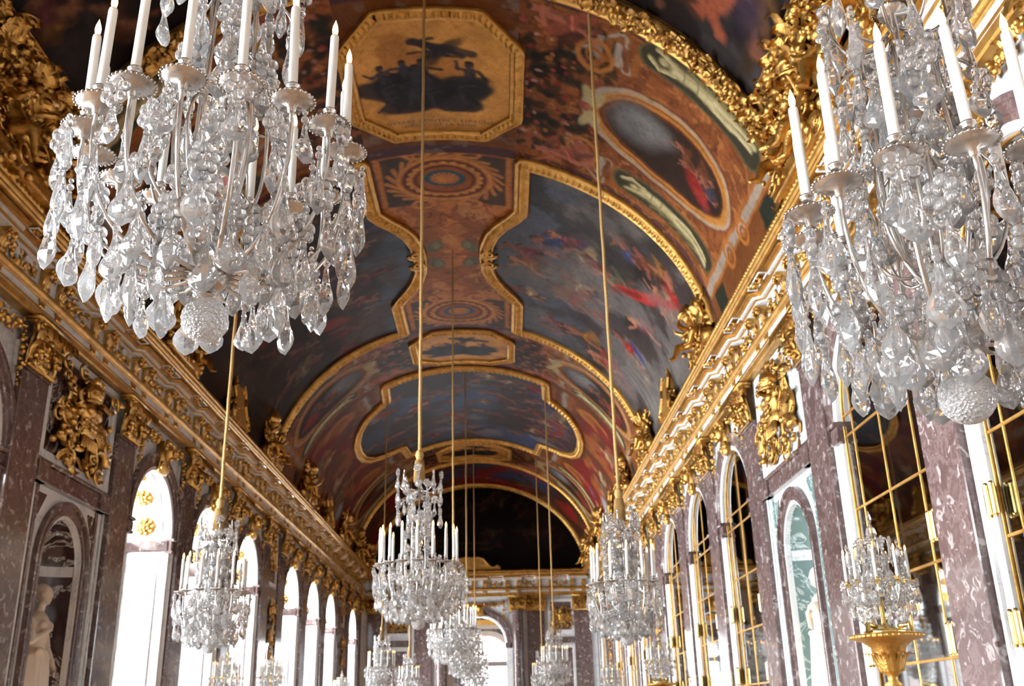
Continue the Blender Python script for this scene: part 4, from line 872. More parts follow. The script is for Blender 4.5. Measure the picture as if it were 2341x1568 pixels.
P.mix((140, 76, 38), .6 * sstep(.5, .6, np.abs(np.sin(6 * P.fb(.9, 2) + 2.2 * np.abs(P.S))))); P.mix((236, 176, 112), .6 * sstep(.56, .68, P.fb(2.4, 6))); P.mix((110, 56, 28), .7 * (1 - sstep(.01, .028, np.abs(P.fb(1.7, 16) - .5))))
for y in (17.75, 24.8):
    P.band(-1.35, 1.35, y - .95, y + .95, (56, 58, 56), .9); P.band(-1.35, -1.25, y - .95, y + .95, (214, 142, 72)); P.band(1.25, 1.35, y - .95, y + .95, (214, 142, 72))
    P.band(-1.65, -1.38, y - 1, y + 1, (92, 58, 66), .9); P.band(1.38, 1.65, y - 1, y + 1, (92, 58, 66), .9)
    for k in range(24):
        a = 2 * PI * k / 24; P.cap((.98 * math.cos(a), y + .85 * math.sin(a)), (1.2 * math.cos(a + .3), y + 1.0 * math.sin(a + .3)), .05, (222, 152, 84), .9)
    P.ell(0, y, 1.0, .86, 0, (176, 104, 52), 1, .04)
    for r, w, c in ((.95, .06, (232, 164, 92)), (.82, .05, (110, 58, 26)), (.72, .07, (228, 160, 88)), (.6, .05, (120, 62, 28))): P.ring(0, y, r, r * .86, w, c)
    P.ell(0, y - .05, .42, .32, 0, (48, 98, 122), 1, .06); P.ell(0, y - .04, .2, .15, 0, (224, 150, 80), 1, .2); P.ring(0, y - .04, .24, .19, .04, (214, 140, 74), .9)
    for k in range(44): a = 2 * PI * k / 44; P.ell(.77 * math.cos(a), y + .66 * math.sin(a), .035, .03, a, (240, 180, 108) if k % 2 else (128, 70, 34), .9, .3)
    for k in range(16): a = 2 * PI * k / 16; P.cap((.22 * math.cos(a), y - .04 + .17 * math.sin(a)), (.29 * math.cos(a), y - .04 + .23 * math.sin(a)), .018, (220, 150, 80), .9)
    for e in (-1, 1): P.ring(e * .5, y + e * 0 - .98, .22, .16, .05, (226, 154, 84)); P.ring(e * .5, y + 1.0, .22, .16, .05, (226, 154, 84))
for e in (-1, 1):                                             # grey green acanthus and volutes at the waist
    for d in (-1, 1):
        P.ell(e * .42, YM + d * .42, .2, .32, e * d * .4, (112, 116, 88), .95, .15); P.ell(e * .36, YM + d * .5, .09, .2, 0, (150, 150, 118), .8, .3); P.ring(e * .82, YM + d * .27, .17, .2, .06, (170, 100, 60)); P.ring(e * .82, YM + d * .27, .06, .07, .05, (140, 80, 45))
    P.cap((e * .1, YM), (e * .7, YM), .07, (160, 96, 48), .9)
P.warp(.015).grain(.2, 4)
patch('painted_strip', P, ceiling, [(-.9, YM), (-1.6, 18.9), (-1.6, Y0 - .1), (1.6, Y0 - .1), (1.6, 18.9), (.9, YM), (1.6, 23.6), (1.6, Y1 + .1), (-1.6, Y1 + .1), (-1.6, 23.6)], .003)
for e in (-1, 1):                                             # carved volutes breaking the frame at the waist
    for d in (-.28, .28):
        m = MB(); P3 = []
        for i in range(26): t_ = i / 25; a = 3.6 * PI * t_; r = .2 * (1 - .85 * t_); P3.append(tuple(vm(e * (.86 + r * math.cos(a)), YM + d + r * math.sin(a), .1)))
        m.tube(P3, [.05 * (1 - .5 * i / 25) for i in range(26)], 6); obj('frame_volute', m.mesh('frame_volute', M['gold'], True), ceiling)
# ---- central painting of the next section, with painted draperies at its sides
YA, YB = 29.35, 37.95; YC = (YA + YB) / 2
for sg in (-1, 1):
    P = Paint(*sorted((sg * 2.2, sg * 7.1)), YA - .3, YB + .3, .06, (96, 54, 32), .5, 1.1, 23 + sg); rg = random.Random(8)
    P.mix((120, 32, 34), .9 * sstep(.5, .56, P.fb(.8, 5)) * sstep(3.6, 4.6, np.abs(P.S))); P.mix((160, 100, 48), .6 * sstep(.55, .65, P.fb(1.5, 7)))
    for yy in (YA + .7, YB - .7):
        for j, c in enumerate(((165, 155, 145), (150, 92, 42), (110, 62, 30), (170, 160, 150), (150, 92, 42), (120, 68, 32))): a, b = sorted((sg * (2.6 + .22 * j), sg * (2.78 + .22 * j))); P.band(a, b, yy - .7, yy + .7, c, .9)
        P.ell(sg * 4.5, yy, .7, .5, 0, (176, 112, 56), .9, .1); P.ell(sg * 4.5, yy, .45, .3, 0, (140, 84, 40), .9, .2); P.ell(sg * 5.2, yy + .3, .8, .35, .5, (120, 30, 34), .9, .3)
    for k in range(12): P.figure(sg * rg.uniform(4.8, 6.4), rg.uniform(YA + .5, YB - .5), rg.uniform(.8, 1.3), PI / 2 * sg + rg.uniform(-.6, .6), rg, rg.choice(FLESH), rg.choice(CLOTH))
    for yy in (YC - 2.6, YC + 2.3): P.ell(sg * 6.2, yy, .35, .4, 0, (150, 165, 172), .9, .4)
    P.warp(.08); patch('painted_drapery', P, ceiling, None, .0)
half = [(2.62, YA), (2.72, 30.75), (3.1, 30.95), (3.6, 31.3), (4.0, 31.9), (4.25, 32.7), (4.32, YC), (4.25, 34.6), (4.0, 35.4), (3.6, 36.0), (3.1, 36.35), (2.72, 36.55), (2.62, YB)]
poly = mirror_poly(half); P = Paint(-4.4, 4.4, YA, YB, .045, (66, 70, 92), .35, .6, 40); rg = random.Random(77)
P.mix((72, 92, 142), sstep(.42, .58, P.fb(.45, 51)) * .8); P.mix((130, 128, 132), .7 * sstep(.54, .68, P.fb(.8, 52))); P.mix((62, 42, 34), .9 * sstep(.45, .53, P.fb(.6, 53, 6)) * sstep(.2, 1.6, np.abs(P.S) + .5 * np.abs(P.Y - YC)))
folk(P, rg, 62, -3.9, 3.9, YA + .6, YB - .6, .6, 1.2, .8); folk(P, rg, 8, -3.5, 3.5, YA + .6, YB - .6, .6, 1.0, 1.0)
P.ell(-2.9, 31.9, .45, .2, .4, (150, 40, 38), .9, .4); P.ell(3.2, 33.2, .4, .25, .4, (130, 40, 38), .8, .4)
P.warp(.08); P.grain(.14)
t = thing('vault_painting', 'lobed blue sky ceiling painting across the crown farther down the vault', 'painting', tuple(vm(0, YC)), group='curved ceiling paintings'); off = Vector(vm(0, YC))
for o in (patch('canvas', P, t, poly, .012), gframe(poly, .32, .16, t, pitch=.15, step=.03)): o.location = -off
# ---- last section before the end wall
P = Paint(-7.1, 7.1, 41.3, YE, .09, (80, 48, 32), .5, .8, 61); P.mix((70, 90, 130), .8 * sstep(.5, .6, P.fb(.6, 9)) * (1 - sstep(2.5, 4, np.abs(P.S)))); P.mix((150, 36, 32), .8 * sstep(.54, .6, P.fb(.7, 14))); folk(P, random.Random(3), 22, -5, 5, 41.8, 45.6, .8, 1.3, .9)
t = thing('vault_painting', 'red and blue ceiling painting next to the end wall', 'painting', tuple(vm(0, 43.7)), group='curved ceiling paintings'); off = Vector(vm(0, 43.7))
for o in (patch('canvas', P, t, None, .006), gframe([(-7.0, 41.45), (7.0, 41.45)], .3, .14, t, False, pitch=.14, step=.07), gframe([(-7.0, YE - .2), (7.0, YE - .2)], .34, .2, t, False, pitch=.14, step=.07)): o.location = -off
# ---- nearest section, dark painting with carved border
P = Paint(-5.6, 5.6, 1.5, 11.45, .055, (40, 32, 32), .4, .7, 70); u = np.abs(P.S); cloudscape(P, u, (46, 50, 62), (32, 25, 25), (70, 66, 68), 71, .6, 3.5); folk(P, random.Random(15), 60, -5.0, 5.0, 2, 11, .9, 1.7, .7); P.figure(4.5, 10.2, 2.0, .6, random.Random(2), (150, 82, 58), (54, 44, 60))
P.warp(.12)
t = thing('vault_painting', 'very dark ceiling painting nearest the viewer at the top of the picture', 'painting', tuple(vm(0, 8)), group='curved ceiling paintings'); off = Vector(vm(0, 8))
bp_ = [(5.55, 1.5), (5.55, 11.5)]; lp_ = [(-5.55, 1.5), (-5.55, 11.5)]
for o in (patch('canvas', P, t, None, .006), gframe(bp_, .16, .12, t, False, pitch=.13), gframe(lp_, .16, .12, t, False, pitch=.13)): o.location = -off
def gilt_rib(y, w, h, seed, dense=1.0, lumps=True):
    obj('gilt_rib', vsweep([(-7.0, y), (7.0, y)], w, h, False, pitch=.13).mesh('gilt_rib', M['gold'], True), ceiling)
    if lumps: obj('rib_foliage', vlumps([(-6.8, y - .16), (6.8, y - .16)], .3, int(900 * dense), .035, .085, h * .9, seed).mesh('rib_foliage', M['goldr'], True), ceiling)
gilt_rib(11.72, .42, .16, 3)
for sg in (-1, 1):                                            # carved field between the dark painting and the cornice
    P = Paint(*sorted((sg * 5.5, sg * 7.2)), 1.5, 11.6, .08, (120, 74, 30), .5, 2.0, 80); patch('painted_band', P, ceiling, None, .002)
    obj('carved_foliage', vlumps([(sg * 5.95, 3.0), (sg * 5.95, 11.3)], .75, 760, .05, .13, .12, 9 + sg).mesh('carved_foliage', M['goldr'], True), ceiling)

# ================================================================== gilt stucco groups standing on the cornice
def stucco_mb(seed, big=False):
    rng = random.Random(seed); m = MB()
    f1 = figure_mb(seed, .95, big); m.add(f1, Mx((.16, -.42, .35), (.25, 0, .3))); m.add(figure_mb(seed + 1, .9), Mx((.16, .45, .28), (-.3, 0, -.3)))
    m.add(helmet_mb(1.3), Mx((.12, .02, .95))); m.add(shield_mb(1.4), Mx((.06, 0, .5), (0, -.2, 0))); m.add(horn_mb(1.3, 1), Mx((.1, .5, .95), (.6, 0, 0))); m.add(horn_mb(1.2, -1), Mx((.08, -.5, .85), (-.6, 0, 0)))
    for k in range(6): a = rng.uniform(-1.2, 1.2); m.capsule((.05, a * .2, .4), (.02, a * .75, 1.05 + rng.uniform(-.2, .15)), .06, .03)
    m.box(-.1, .22, -.8, .8, -.02, .12); m.capsule((.1, -.75, .12), (.12, .75, .1), .14, .14)
    return m
st_me = [remesh(stucco_mb(40 + k, k == 0), .026, M['goldr'], 'gilt_figures', 1) for k in range(3)]
stl_me = [ornament(1.7, 1.2, .3, 60, 60 + k, .35).mesh('gilt_foliage', M['goldr'], True) for k in range(3)]
hel_me = helmet_mb(1.25).mesh('helmet', M['goldr'], True); ban1 = banner_mb(.9, 1).mesh('banner', M['goldr'], True); ban2 = banner_mb(.9, -1).mesh('banner', M['goldr'], True)
def cart_mb():
    m = MB(); prof = [(-.62, 0), (-.66, .12), (-.5, .28), (-.42, .5), (-.5, .72), (-.42, .95), (-.2, 1.08), (0, 1.02), (.2, 1.08), (.42, .95), (.5, .72), (.42, .5), (.5, .28), (.66, .12), (.62, 0)]
    n = len(prof); o = len(m.v); m.v += [(.2 - .16 * (z ** 1.0) * 0 + .0, y, z) for y, z in prof] + [(-.02, y, z) for y, z in prof]
    m.f.append(tuple(range(o, o + n))); m.f.append(tuple(range(o + n, o + 2 * n)))
    for i in range(n): j = (i + 1) % n; m.f.append((o + i, o + j, o + n + j, o + n + i))
    m.tube([(.21, y, z) for y, z in prof], .045, 6)
    for e in (-1, 1): m.add(spiral((.2, e * .36, .9), .13, 1.5, .035, sgn=e, a0=PI / 2)); m.add(spiral((.2, e * .56, .14), .13, 1.5, .035, sgn=-e, a0=PI / 2))
    return m
cart_me = cart_mb().mesh('cartouche_plate', M['gold'], False)
GP = [(8.6, 0), (10.7, 1), (17.4, 2), (24.95, 0), (29.9, 1), (37.4, 2), (41.6, 0), (44.6, 1)]
where = {8.6: 'nearest the viewer on the %s cornice', 10.7: 'at the foot of the carved rib on the %s cornice', 17.4: 'beside the near end of the %s ceiling painting', 24.95: 'beside the far end of the %s ceiling painting', 29.9: 'under the painted draperies on the %s cornice', 37.4: 'far along the %s cornice', 41.6: 'next to the last section on the %s cornice', 44.6: 'in the far corner of the %s cornice'}
for sd in (-1, 1):
    for y, k in GP:
        s = 1.15 if y < 12 else 1.0; q = (k + (sd > 0)) % 3
        t = thing('gilt_stucco_group', 'gilt stucco children with arms ' + where[y] % SIDE_NAME[sd], 'sculpture', wpos(sd, y, .36, 8.0), (0, 0, WROT[sd]), 'gilt stucco groups on the cornice')
        tilt = -.12
        obj('gilt_figures', st_me[q], t, (0, 0, 0), (0, tilt, 0), (s,) * 3); obj('gilt_foliage', stl_me[q], t, (-.03, 0, .5 * s), (0, tilt, 0), (s, s, s)); obj('helmet', hel_me, t, (.12 * s, (-.5 + .5 * q) * s, 1.0 * s), (random.uniform(-.4, .4), -.1, 0), (s,) * 3)
        obj('banner', ban1, t, (0, .2 * s, .7 * s), (-.4, tilt, 0), (s,) * 3); obj('banner', ban2, t, (0, -.2 * s, .7 * s), (.4, tilt, 0), (s,) * 3)
    for y in (21.4, 33.7):
        t = thing('gilt_cartouche', 'plain gilt scrolled cartouche %s the %s cornice' % ('midway along' if y < 30 else 'far down', SIDE_NAME[sd]), 'cartouche', wpos(sd, y, .36, 7.98), (0, 0, WROT[sd]), 'gilt cartouches on the cornice'); obj('cartouche_plate', cart_me, t, (0, 0, 0), (0, -.1, 0)); obj('gilt_foliage', stl_me[1], t, (-.05, 0, .2), (0, 0, 0), (.8, .9, .35))

# ================================================================== far end wall
m = MB(); aR, aZ = 1.18, 4.82
arch_wall(m, -5.6, 5.6, 0, 8.05, 0, aR, aZ); xs = np.linspace(-5.05, 5.05, 50); m.grid([[(0, x, 8.0), (0, x, max(8.0, vault_z(x)))] for x in xs])
m.v = [(y, 0, z) for x, y, z in m.v]
walls[0] = struct(obj('wall_far', m.mesh('wall_far', M['white']), None, (0, YE, 0)), 'far end wall with a central arch below a dark lunette', 'wall')
fcol = MB().lathe([(.27, .4), (.26, 2.0), (.235, 6.2)], 20).mesh('column', M['purple'], True)
cbase = MB().lathe([(.36, 0), (.36, .2), (.3, .28), (.33, .36), (.27, .4)], 20).mesh('column_base', M['white'])
for x in (-1.72, 1.72):
    c = wchild('column', fcol, 0, x, .3, 0); obj('capital', cap_me, c, (.0, 0, 6.2), (0, 0, 0), (1, .85, 1)); obj('column_base', cbase, c)
for x in (-2.55, 2.55, -4.66, 4.66): p = wchild('pilaster', pil_me, 0, x, 0, 0); obj('capital', cap_me, p, (.1, 0, 6.2)); obj('pilaster_base', pbase_me, p)
for x in (-3.7, 3.7):
    wchild('panel_field', MB().bbox(0, .03, -.52, .52, -.66, .66, .01).mesh('panel_field', M['purple']), 0, x, 0, 5.95); wchild('panel_surround', frame_mb(1.2, 1.5, .14, .07).mesh('panel_surround', M['white']), 0, x, 0, 5.95)
    wchild('panel_rail', MB().bbox(0, .1, -.6, .6, -.14, .12, .02).mesh('panel_rail', M['purple']), 0, x, 0, 4.9); wchild('panel_surround', frame_mb(1.2, 4.2, .14, .07).mesh('panel_surround', M['white']), 0, x, 0, 2.6); wchild('panel_field', MB().bbox(0, .03, -.5, .5, .5, 4.6, .01).mesh('panel_field', M['purple']), 0, x, 0, 0)
    trophy('gilt shield trophy on the end wall %s of the central arch' % ('left' if x < 0 else 'right'), 0, x, 5.9, .62, 7 if x < 0 else 8, 'end wall trophies')
rg_ = arch_ring(aR + .06, aR + .3, .06, .1).mesh('archivolt', M['purple']); wchild('archivolt', rg_, 0, 0, 0, aZ); wchild('keystone_mask', key_me, 0, 0, .04, aZ + aR + .05); wchild('spandrel_garland', gar_me, 0, 0, .02, aZ + aR + .15, (1, .95, 1))
wchild('archivolt_rim', arch_ring(0, 0, 0, 0, steps=[(aR - .02, -.3), (aR - .02, .03), (aR, .045), (aR + .06, .045), (aR + .06, 0)]).mesh('archivolt_rim', M['white']), 0, 0, 0, aZ)
im2 = MB()
for e in (-1, 1): a, b = sorted((e * (aR - .03), e * (aR + .24))); im2.bbox(-.3, .08, a, b, -.22, 0, .02)
wchild('impost', im2.mesh('impost', M['purple']), 0, 0, 0, aZ)
# lunette painting
X_, Z_ = np.meshgrid(np.linspace(-5, 5, 170), np.linspace(8.0, 12.0, 70)); P = Paint(-5, 5, 0, 4, .06, (24, 17, 16), .6, .7, 90)
P.mix((44, 38, 40), .7 * sstep(.54, .66, P.fb(.6, 4))); folk(P, random.Random(6), 26, -4, 4, .8, 3.4, .9, 1.4, .34); P.mix((66, 74, 88), .5 * sstep(.55, .68, P.fb(.5, 8)) * sstep(1.8, 3.6, P.Y)); P.band(-1.2, .6, 1.0, 1.06, (90, 80, 70), .5); P.band(-1.1, .5, 1.25, 1.31, (90, 80, 70), .5)
V = np.stack([P.S.ravel(), np.full(P.S.size, YE - .02), 8.0 + P.Y.ravel()], 1); idx = np.arange(P.S.size).reshape(P.S.shape); F = np.stack([idx[:-1, :-1], idx[:-1, 1:], idx[1:, 1:], idx[1:, :-1]], -1).reshape(-1, 4)
cx_ = V[F].mean(1); F = F[(np.abs(cx_[:, 0] / VA) ** 2 + np.maximum(0, (cx_[:, 2] - VZ) / VB) ** 2) < .985]
t = thing('lunette_painting', 'almost black lunette painting above the far cornice', 'painting', (0, YE - .02, 8.0)); o = obj('canvas', colmesh('canvas', V, F, P.c.reshape(-1, 3)), t, (0, -YE + .02, -8.0))
gframe([(-7.3, YE - .06), (7.3, YE - .06)], .24, .16, t, False, pitch=.14, step=.07).location = (0, -YE + .02, -8.0)
cm_ = MB(); pr_ = [(-1.35, 0), (-1.3, .14), (-1.2, .2), (-1.1, .12), (-.95, .1), (-.75, .3), (-.55, .52), (-.3, .58), (0, .56), (.3, .58), (.55, .52), (.75, .3), (.95, .1), (1.1, .12), (1.2, .2), (1.3, .14), (1.35, 0)]
n = len(pr_); cm_.v += [(.3, y, z) for y, z in pr_] + [(.05, y, z) for y, z in pr_]; cm_.f += [tuple(range(n)), tuple(range(n, 2 * n))] + [(i, (i + 1) % n, n + (i + 1) % n, n + i) for i in range(n)]; cm_.tube([(.3, y, z) for y, z in pr_], .04, 6)
for e in (-1, 1): cm_.add(spiral((.3, e * 1.2, .14), .1, 1.5, .035, sgn=-e, a0=0))
t = thing('gilt_cartouche', 'long gilt scrolled pediment plate under the dark lunette', 'cartouche', (-.35, YE, 8.0), (0, 0, -PI / 2)); obj('cartouche_plate', cm_.mesh('cartouche_plate', M['gold']), t, (.1, 0, 0))
# the room beyond the arch
vb = MB(); vb.box(-3.2, -3.0, YE + .3, 52.2, 0, 8.2); vb.box(3.0, 3.2, YE + .3, 52.2, 0, 8.2); vb.box(-3.2, 3.2, YE + .3, 52.2, 8.1, 8.3); vb.box(-5.6, -3.0, YE + .3, YE + .4, 0, 8.2); vb.box(3.0, 5.6, YE + .3, YE + .4, 0, 8.2)
struct(obj('wall_beyond', vb.mesh('wall_beyond', M['plaster'])), 'ochre side walls of the room beyond the arch', 'wall')
bw = MB(); arch_wall(bw, -3.1, 3.1, 0, 8.2, .25, 1.15, 4.4); bw.v = [(y, 52.0, z) for x, y, z in bw.v]
wb = struct(obj('wall_back', bw.mesh('wall_back', M['dark'])), 'dark back wall beyond the arch with a bright window', 'wall')
obj('archivolt', arch_ring(1.15, 1.42, .08, .12).mesh('archivolt', M['white']), wb, (.25, 52.0, 4.4), (0, 0, -PI / 2)); obj('cornice', MB().box(-3, 3, 51.8, 52.0, 6.1, 6.35).mesh('cornice', M['gold']), wb); obj('marble_band', MB().box(-3, 3, 51.85, 52.0, 5.9, 6.1).mesh('marble_band', M['white']), wb)
w = struct(obj('window_12', None, None, (.25, 52.05, 0)), 'bright arched window in the room beyond the far arch', 'window')
fw = MB().tube([(y, 0, z) for y, z in arch_path(1.12, 4.4)], .05, 6); fw.box(-1.15, 1.15, -.04, .04, 4.1, 4.35); fw.box(-.04, .04, -.03, .03, 0, 5.5); obj('casement_frame', fw.mesh('casement_frame', noisy('grey_paint', [(.3, (.3, .28, .3)), (.7, (.36, .34, .36))], 3, 2, 0, .5)), w)
for e in (-1, 1): obj('pane', MB().box(-.53, .53, -.003, .003, 0, 4.1).mesh('pane', M['pane']), w, (e * .58, 0, 0))
obj('pane', MB().grid([[(-1.08 * math.cos(PI * k / 20), 0, 0), (-1.08 * math.cos(PI * k / 20), 0, 1.08 * math.sin(PI * k / 20))] for k in range(21)]).mesh('pane', M['pane']), w, (0, 0, 4.4))
L = bpy.data.lights.new('daylight_portal', 'AREA'); L.shape = 'RECTANGLE'; L.size = 2.3; L.size_y = 5.6; L.cycles.is_portal = True; obj('daylight_portal', L, None, (.25, 52.2, 2.8), (PI / 2, 0, PI))

# ================================================================== chandeliers
def drop_mb(L=.17, W=.052, D=.02, fat=1.0):                      # faceted pear shaped pendant hanging from z=0
    prof = [(0, .2, .35), (.14, .22, .45), (.28, .31, .62), (.42, .52, .82), (.56, .85, .96), (.68, 1.0, 1.0), (.8, .93, .8), (.91, .58, .42), (1.0, .03, .04)]
    rows = []
    for t, w, d in prof:
        w *= W; d *= D * fat; z = -L * t
        rows.append([(0, -w, z), (d * .75, -w * .62, z), (d * 1.25, 0, z), (d * .75, w * .62, z), (0, w, z), (-d * .75, w * .62, z), (-d * 1.25, 0, z), (-d * .75, -w * .62, z)])
    m = MB().grid(rows, cv=True); m.f.append(tuple(range(8))); return m
def rose_mb(r=.05, n=5):
    m = MB()
    for k in range(n): a = 2 * PI * k / n + .3; m.ell((0, r * .62 * math.cos(a), r * .62 * math.sin(a)), (r * .3, r * .42, r * .42), 8, 6)
    m.ell((.3 * r, 0, 0), r * .24, 6, 4); m.ell((0, 0, -r * 1.35), r * .22, 6, 4); return m
def drop_full(*a): m = rose_mb(); m.add(drop_mb(*a), Matrix.Translation((0, 0, -.055))); return m
C_ = M['crystal']
DROPS = [(.19, .050, .021), (.165, .043, .02), (.19, .030, .022), (.145, .046, .021), (.21, .032, .02)]
drop_me = [drop_mb(*d).mesh('crystal_drop', C_) for d in DROPS]; rose_me = rose_mb().mesh('crystal_rosette', C_, True); bead_me = MB().ell((0, 0, 0), (.014, .014, .014), 8, 6).ell((0, 0, .026), (.01, .01, .01), 8, 6).mesh('crystal_bead', C_, True); rose6 = rose_mb(.056, 6).mesh('crystal_rosette', C_, True); dropf_me = [drop_full(*d).mesh('crystal_drop', C_) for d in DROPS]
ball = MB(); nb = 16
ball.grid([[(.082 * math.sin(PI * i / 12) * math.cos(2 * PI * (j + .5 * (i % 2)) / nb), .082 * math.sin(PI * i / 12) * math.sin(2 * PI * (j + .5 * (i % 2)) / nb), .082 * math.cos(PI * i / 12)) for j in range(nb)] for i in range(13)], cv=True)
def mk_ballmat():
    m, nt, b = new_mat('diamond_cut_crystal'); b.inputs['Base Color'].default_value = (1, 1, 1, 1); b.inputs['Transmission Weight'].default_value = .8; b.inputs['Roughness'].default_value = .03; b.inputs['IOR'].default_value = 1.5
    t = N(nt, 'ShaderNodeTexCoord'); v = N(nt, 'ShaderNodeTexVoronoi', i_Scale=95.0); nt.links.new(t.outputs['Object'], v.inputs['Vector']); bp = N(nt, 'ShaderNodeBump', i_Strength=.9, i_Distance=.01); nt.links.new(v.outputs['Distance'], bp.inputs['Height']); nt.links.new(bp.outputs['Normal'], b.inputs['Normal']); return m
ball_me = ball.mesh('crystal_ball', mk_ballmat())
pan_mb = MB().lathe([(.010, -.04), (.016, -.035), (.018, -.015), (.05, -.006), (.080, .006), (.083, .011), (.05, .002), (.02, .004), (.018, .03), (.026, .034), (.026, .04), (.019, .045), (.019, .062), (.026, .066), (.026, .072), (.016, .074)], 20)
for k in range(28): a = 2 * PI * k / 28; pan_mb.ell((.083 * math.cos(a), .083 * math.sin(a), .008), .006, 5, 3)
pan_me = pan_mb.mesh('drip_pan', M['silver'], True); pang_me = pan_mb.mesh('drip_pan', M['brass'], True)
cand_me = MB().lathe([(.0155, .05), (.0165, .1), (.016, .39), (.014, .4), (.003, .398), (0, .398)], 14).mesh('candle', M['wax'], True)
fl_me = MB().lathe([(.0, .398), (.006, .402), (.0105, .415), (.0115, .43), (.009, .446), (.004, .462), (0, .475)], 10).mesh('flame', M['flame'], True)
def chain_arm(P, r0, r1, n=8): return MB().tube(P, np.linspace(r0, r1, len(P)), n)
def bez(p, n=14):
    p = [Vector(q) for q in p]; out = []
    for i in range(n + 1):
        t = i / n; q = [v.copy() for v in p]
        while len(q) > 1: q = [q[k].lerp(q[k + 1], t) for k in range(len(q) - 1)]
        out.append(tuple(q[0]))
    return out
TYPES = {}
for ty, (RC, ZP, NA, top, kr) in {'A': (.465, .66, 16, 1.80, 1.0), 'B': (.375, .62, 12, 1.49, .8)}.items():
    d = {'RC': RC, 'ZP': ZP, 'NA': NA, 'top': top}
    d['arm'] = MB().tube(bez([(.05, 0, .17), (RC * .75, 0, .10), (RC * 1.06, 0, .32), (RC, 0, ZP - .03)]), .0085, 8, True, .8).mesh('arm', M['silver'], True)
    d['arm2'] = MB().tube(bez([(.04, 0, .45), (RC * .35, 0, .28), (RC * .75, 0, .5), (RC * .62, 0, .85), (RC * .3, 0, .8)]), .006, 6).mesh('scroll_arm', M['silver'], True)
    zc = top - .42
    d['bar'] = MB().tube(bez([(RC * .3, 0, zc + .1), (RC * .28, 0, .9), (RC * .5, 0, .6), (RC * .3, 0, .4), (.05, 0, .36)]), .008, 6).mesh('upright_bar', M['silver'], True)
    d['crown'] = MB().tube(bez([(.03, 0, zc + .22), (RC * .3, 0, zc + .1), (RC * .66, 0, zc + .25), (RC * .54, 0, zc + .42)]), .007, 6).mesh('crown_arm', M['silver'], True)
    d['crown2'] = MB().tube(bez([(.03, 0, zc + .1), (RC * .3, 0, zc + .12), (RC * .66, 0, zc + .1), (RC * .6, 0, zc - .05)]), .006, 6).mesh('crown_arm', M['silver'], True)
    stem = MB(); z = .16
    for k, (h, r) in enumerate(((.1, .055), (.06, .035), (.13, .07), (.05, .03), (.12, .055), (.06, .04), (.14, .06), (.05, .03), (.12, .05), (.05, .03), (.1, .055), (.05, .03), (.1, .045), (.06, .03))):
        if z + h > top - .25: break
        stem.lathe([(.012, z), (r * .8, z + h * .15), (r, z + h * .45), (r * .85, z + h * .75), (.014, z + h)], 8); z += h
    d['stem'] = stem.mesh('crystal_stem', C_); d['rod'] = MB().lathe([(.009, .1), (.009, top - .12), (.05, top - .12), (.05, top - .06), (.02, top - .05)], 10).mesh('stem_rod', M['silver'], True)
    d['hub'] = MB().lathe([(.02, .1), (.06, .12), (.075, .15), (.07, .18), (.075, .2), (.05, .22), (.02, .23)], 20).mesh('hub', M['silver'], True)
    ts = MB().lathe([(.012, top + .30), (.04, top + .28), (.055, top + .23), (.04, top + .18), (.05, top + .16), (.06, top + .05), (.065, top - .1), (.05, top - .1)], 18)
    for k in range(30): a = 2 * PI * k / 30; ts.tube([(.052 * math.cos(a), .052 * math.sin(a), top + .16), (.062 * math.cos(a), .062 * math.sin(a), top + .04), (.068 * math.cos(a), .068 * math.sin(a), top - .11)], .0055, 5)
    d['tassel'] = ts.mesh('tassel', M['cord'], True)
    # pendants: (radius, height of hook, count, phase, drop kinds)
    R = RC
    d['pend'] = [(R + .07, ZP - .06, NA, 0, (0, 3)), (R + .05, ZP - .16, NA, .5, (4, 2)), (R + .04, ZP - .30, NA - 2, .15, (0, 0)), (R * .86, ZP - .36, NA - 4, .6, (0, 1)), (R * .66, ZP - .36, NA - 5, .4, (0, 0)), (R * .42, ZP - .33, 7, .1, (1, 0)), (R * .56, .225, 10, .3, (0, 0)), (R * .8, .24, 12, .1, (0, 1)),
                 (R * .74, ZP - .02, NA - 6, .3, (1, 3)), (R * .55, ZP + .10, 7, .2, (0, 1)), (R * .5, .46, 7, .45, (3, 0)), (R * .4, ZP + .36, 7, 0, (1, 0)), (R * .26, ZP + .2, 5, .5, (0, 3)), (R * .3, ZP + .54, 6, .3, (1, 2)),
                 (R * .56, zc + .41, 8, 0, (0, 1)), (R * .6, zc + .24, 8, .5, (2, 0)), (R * .6, zc - .04, 8, .5, (0, 3)), (R * .42, zc + .1, 6, .2, (1, 2)), (R * .3, zc - .1, 5, 0, (4, 1))]
    TYPES[ty] = d
cr = random.Random(99)
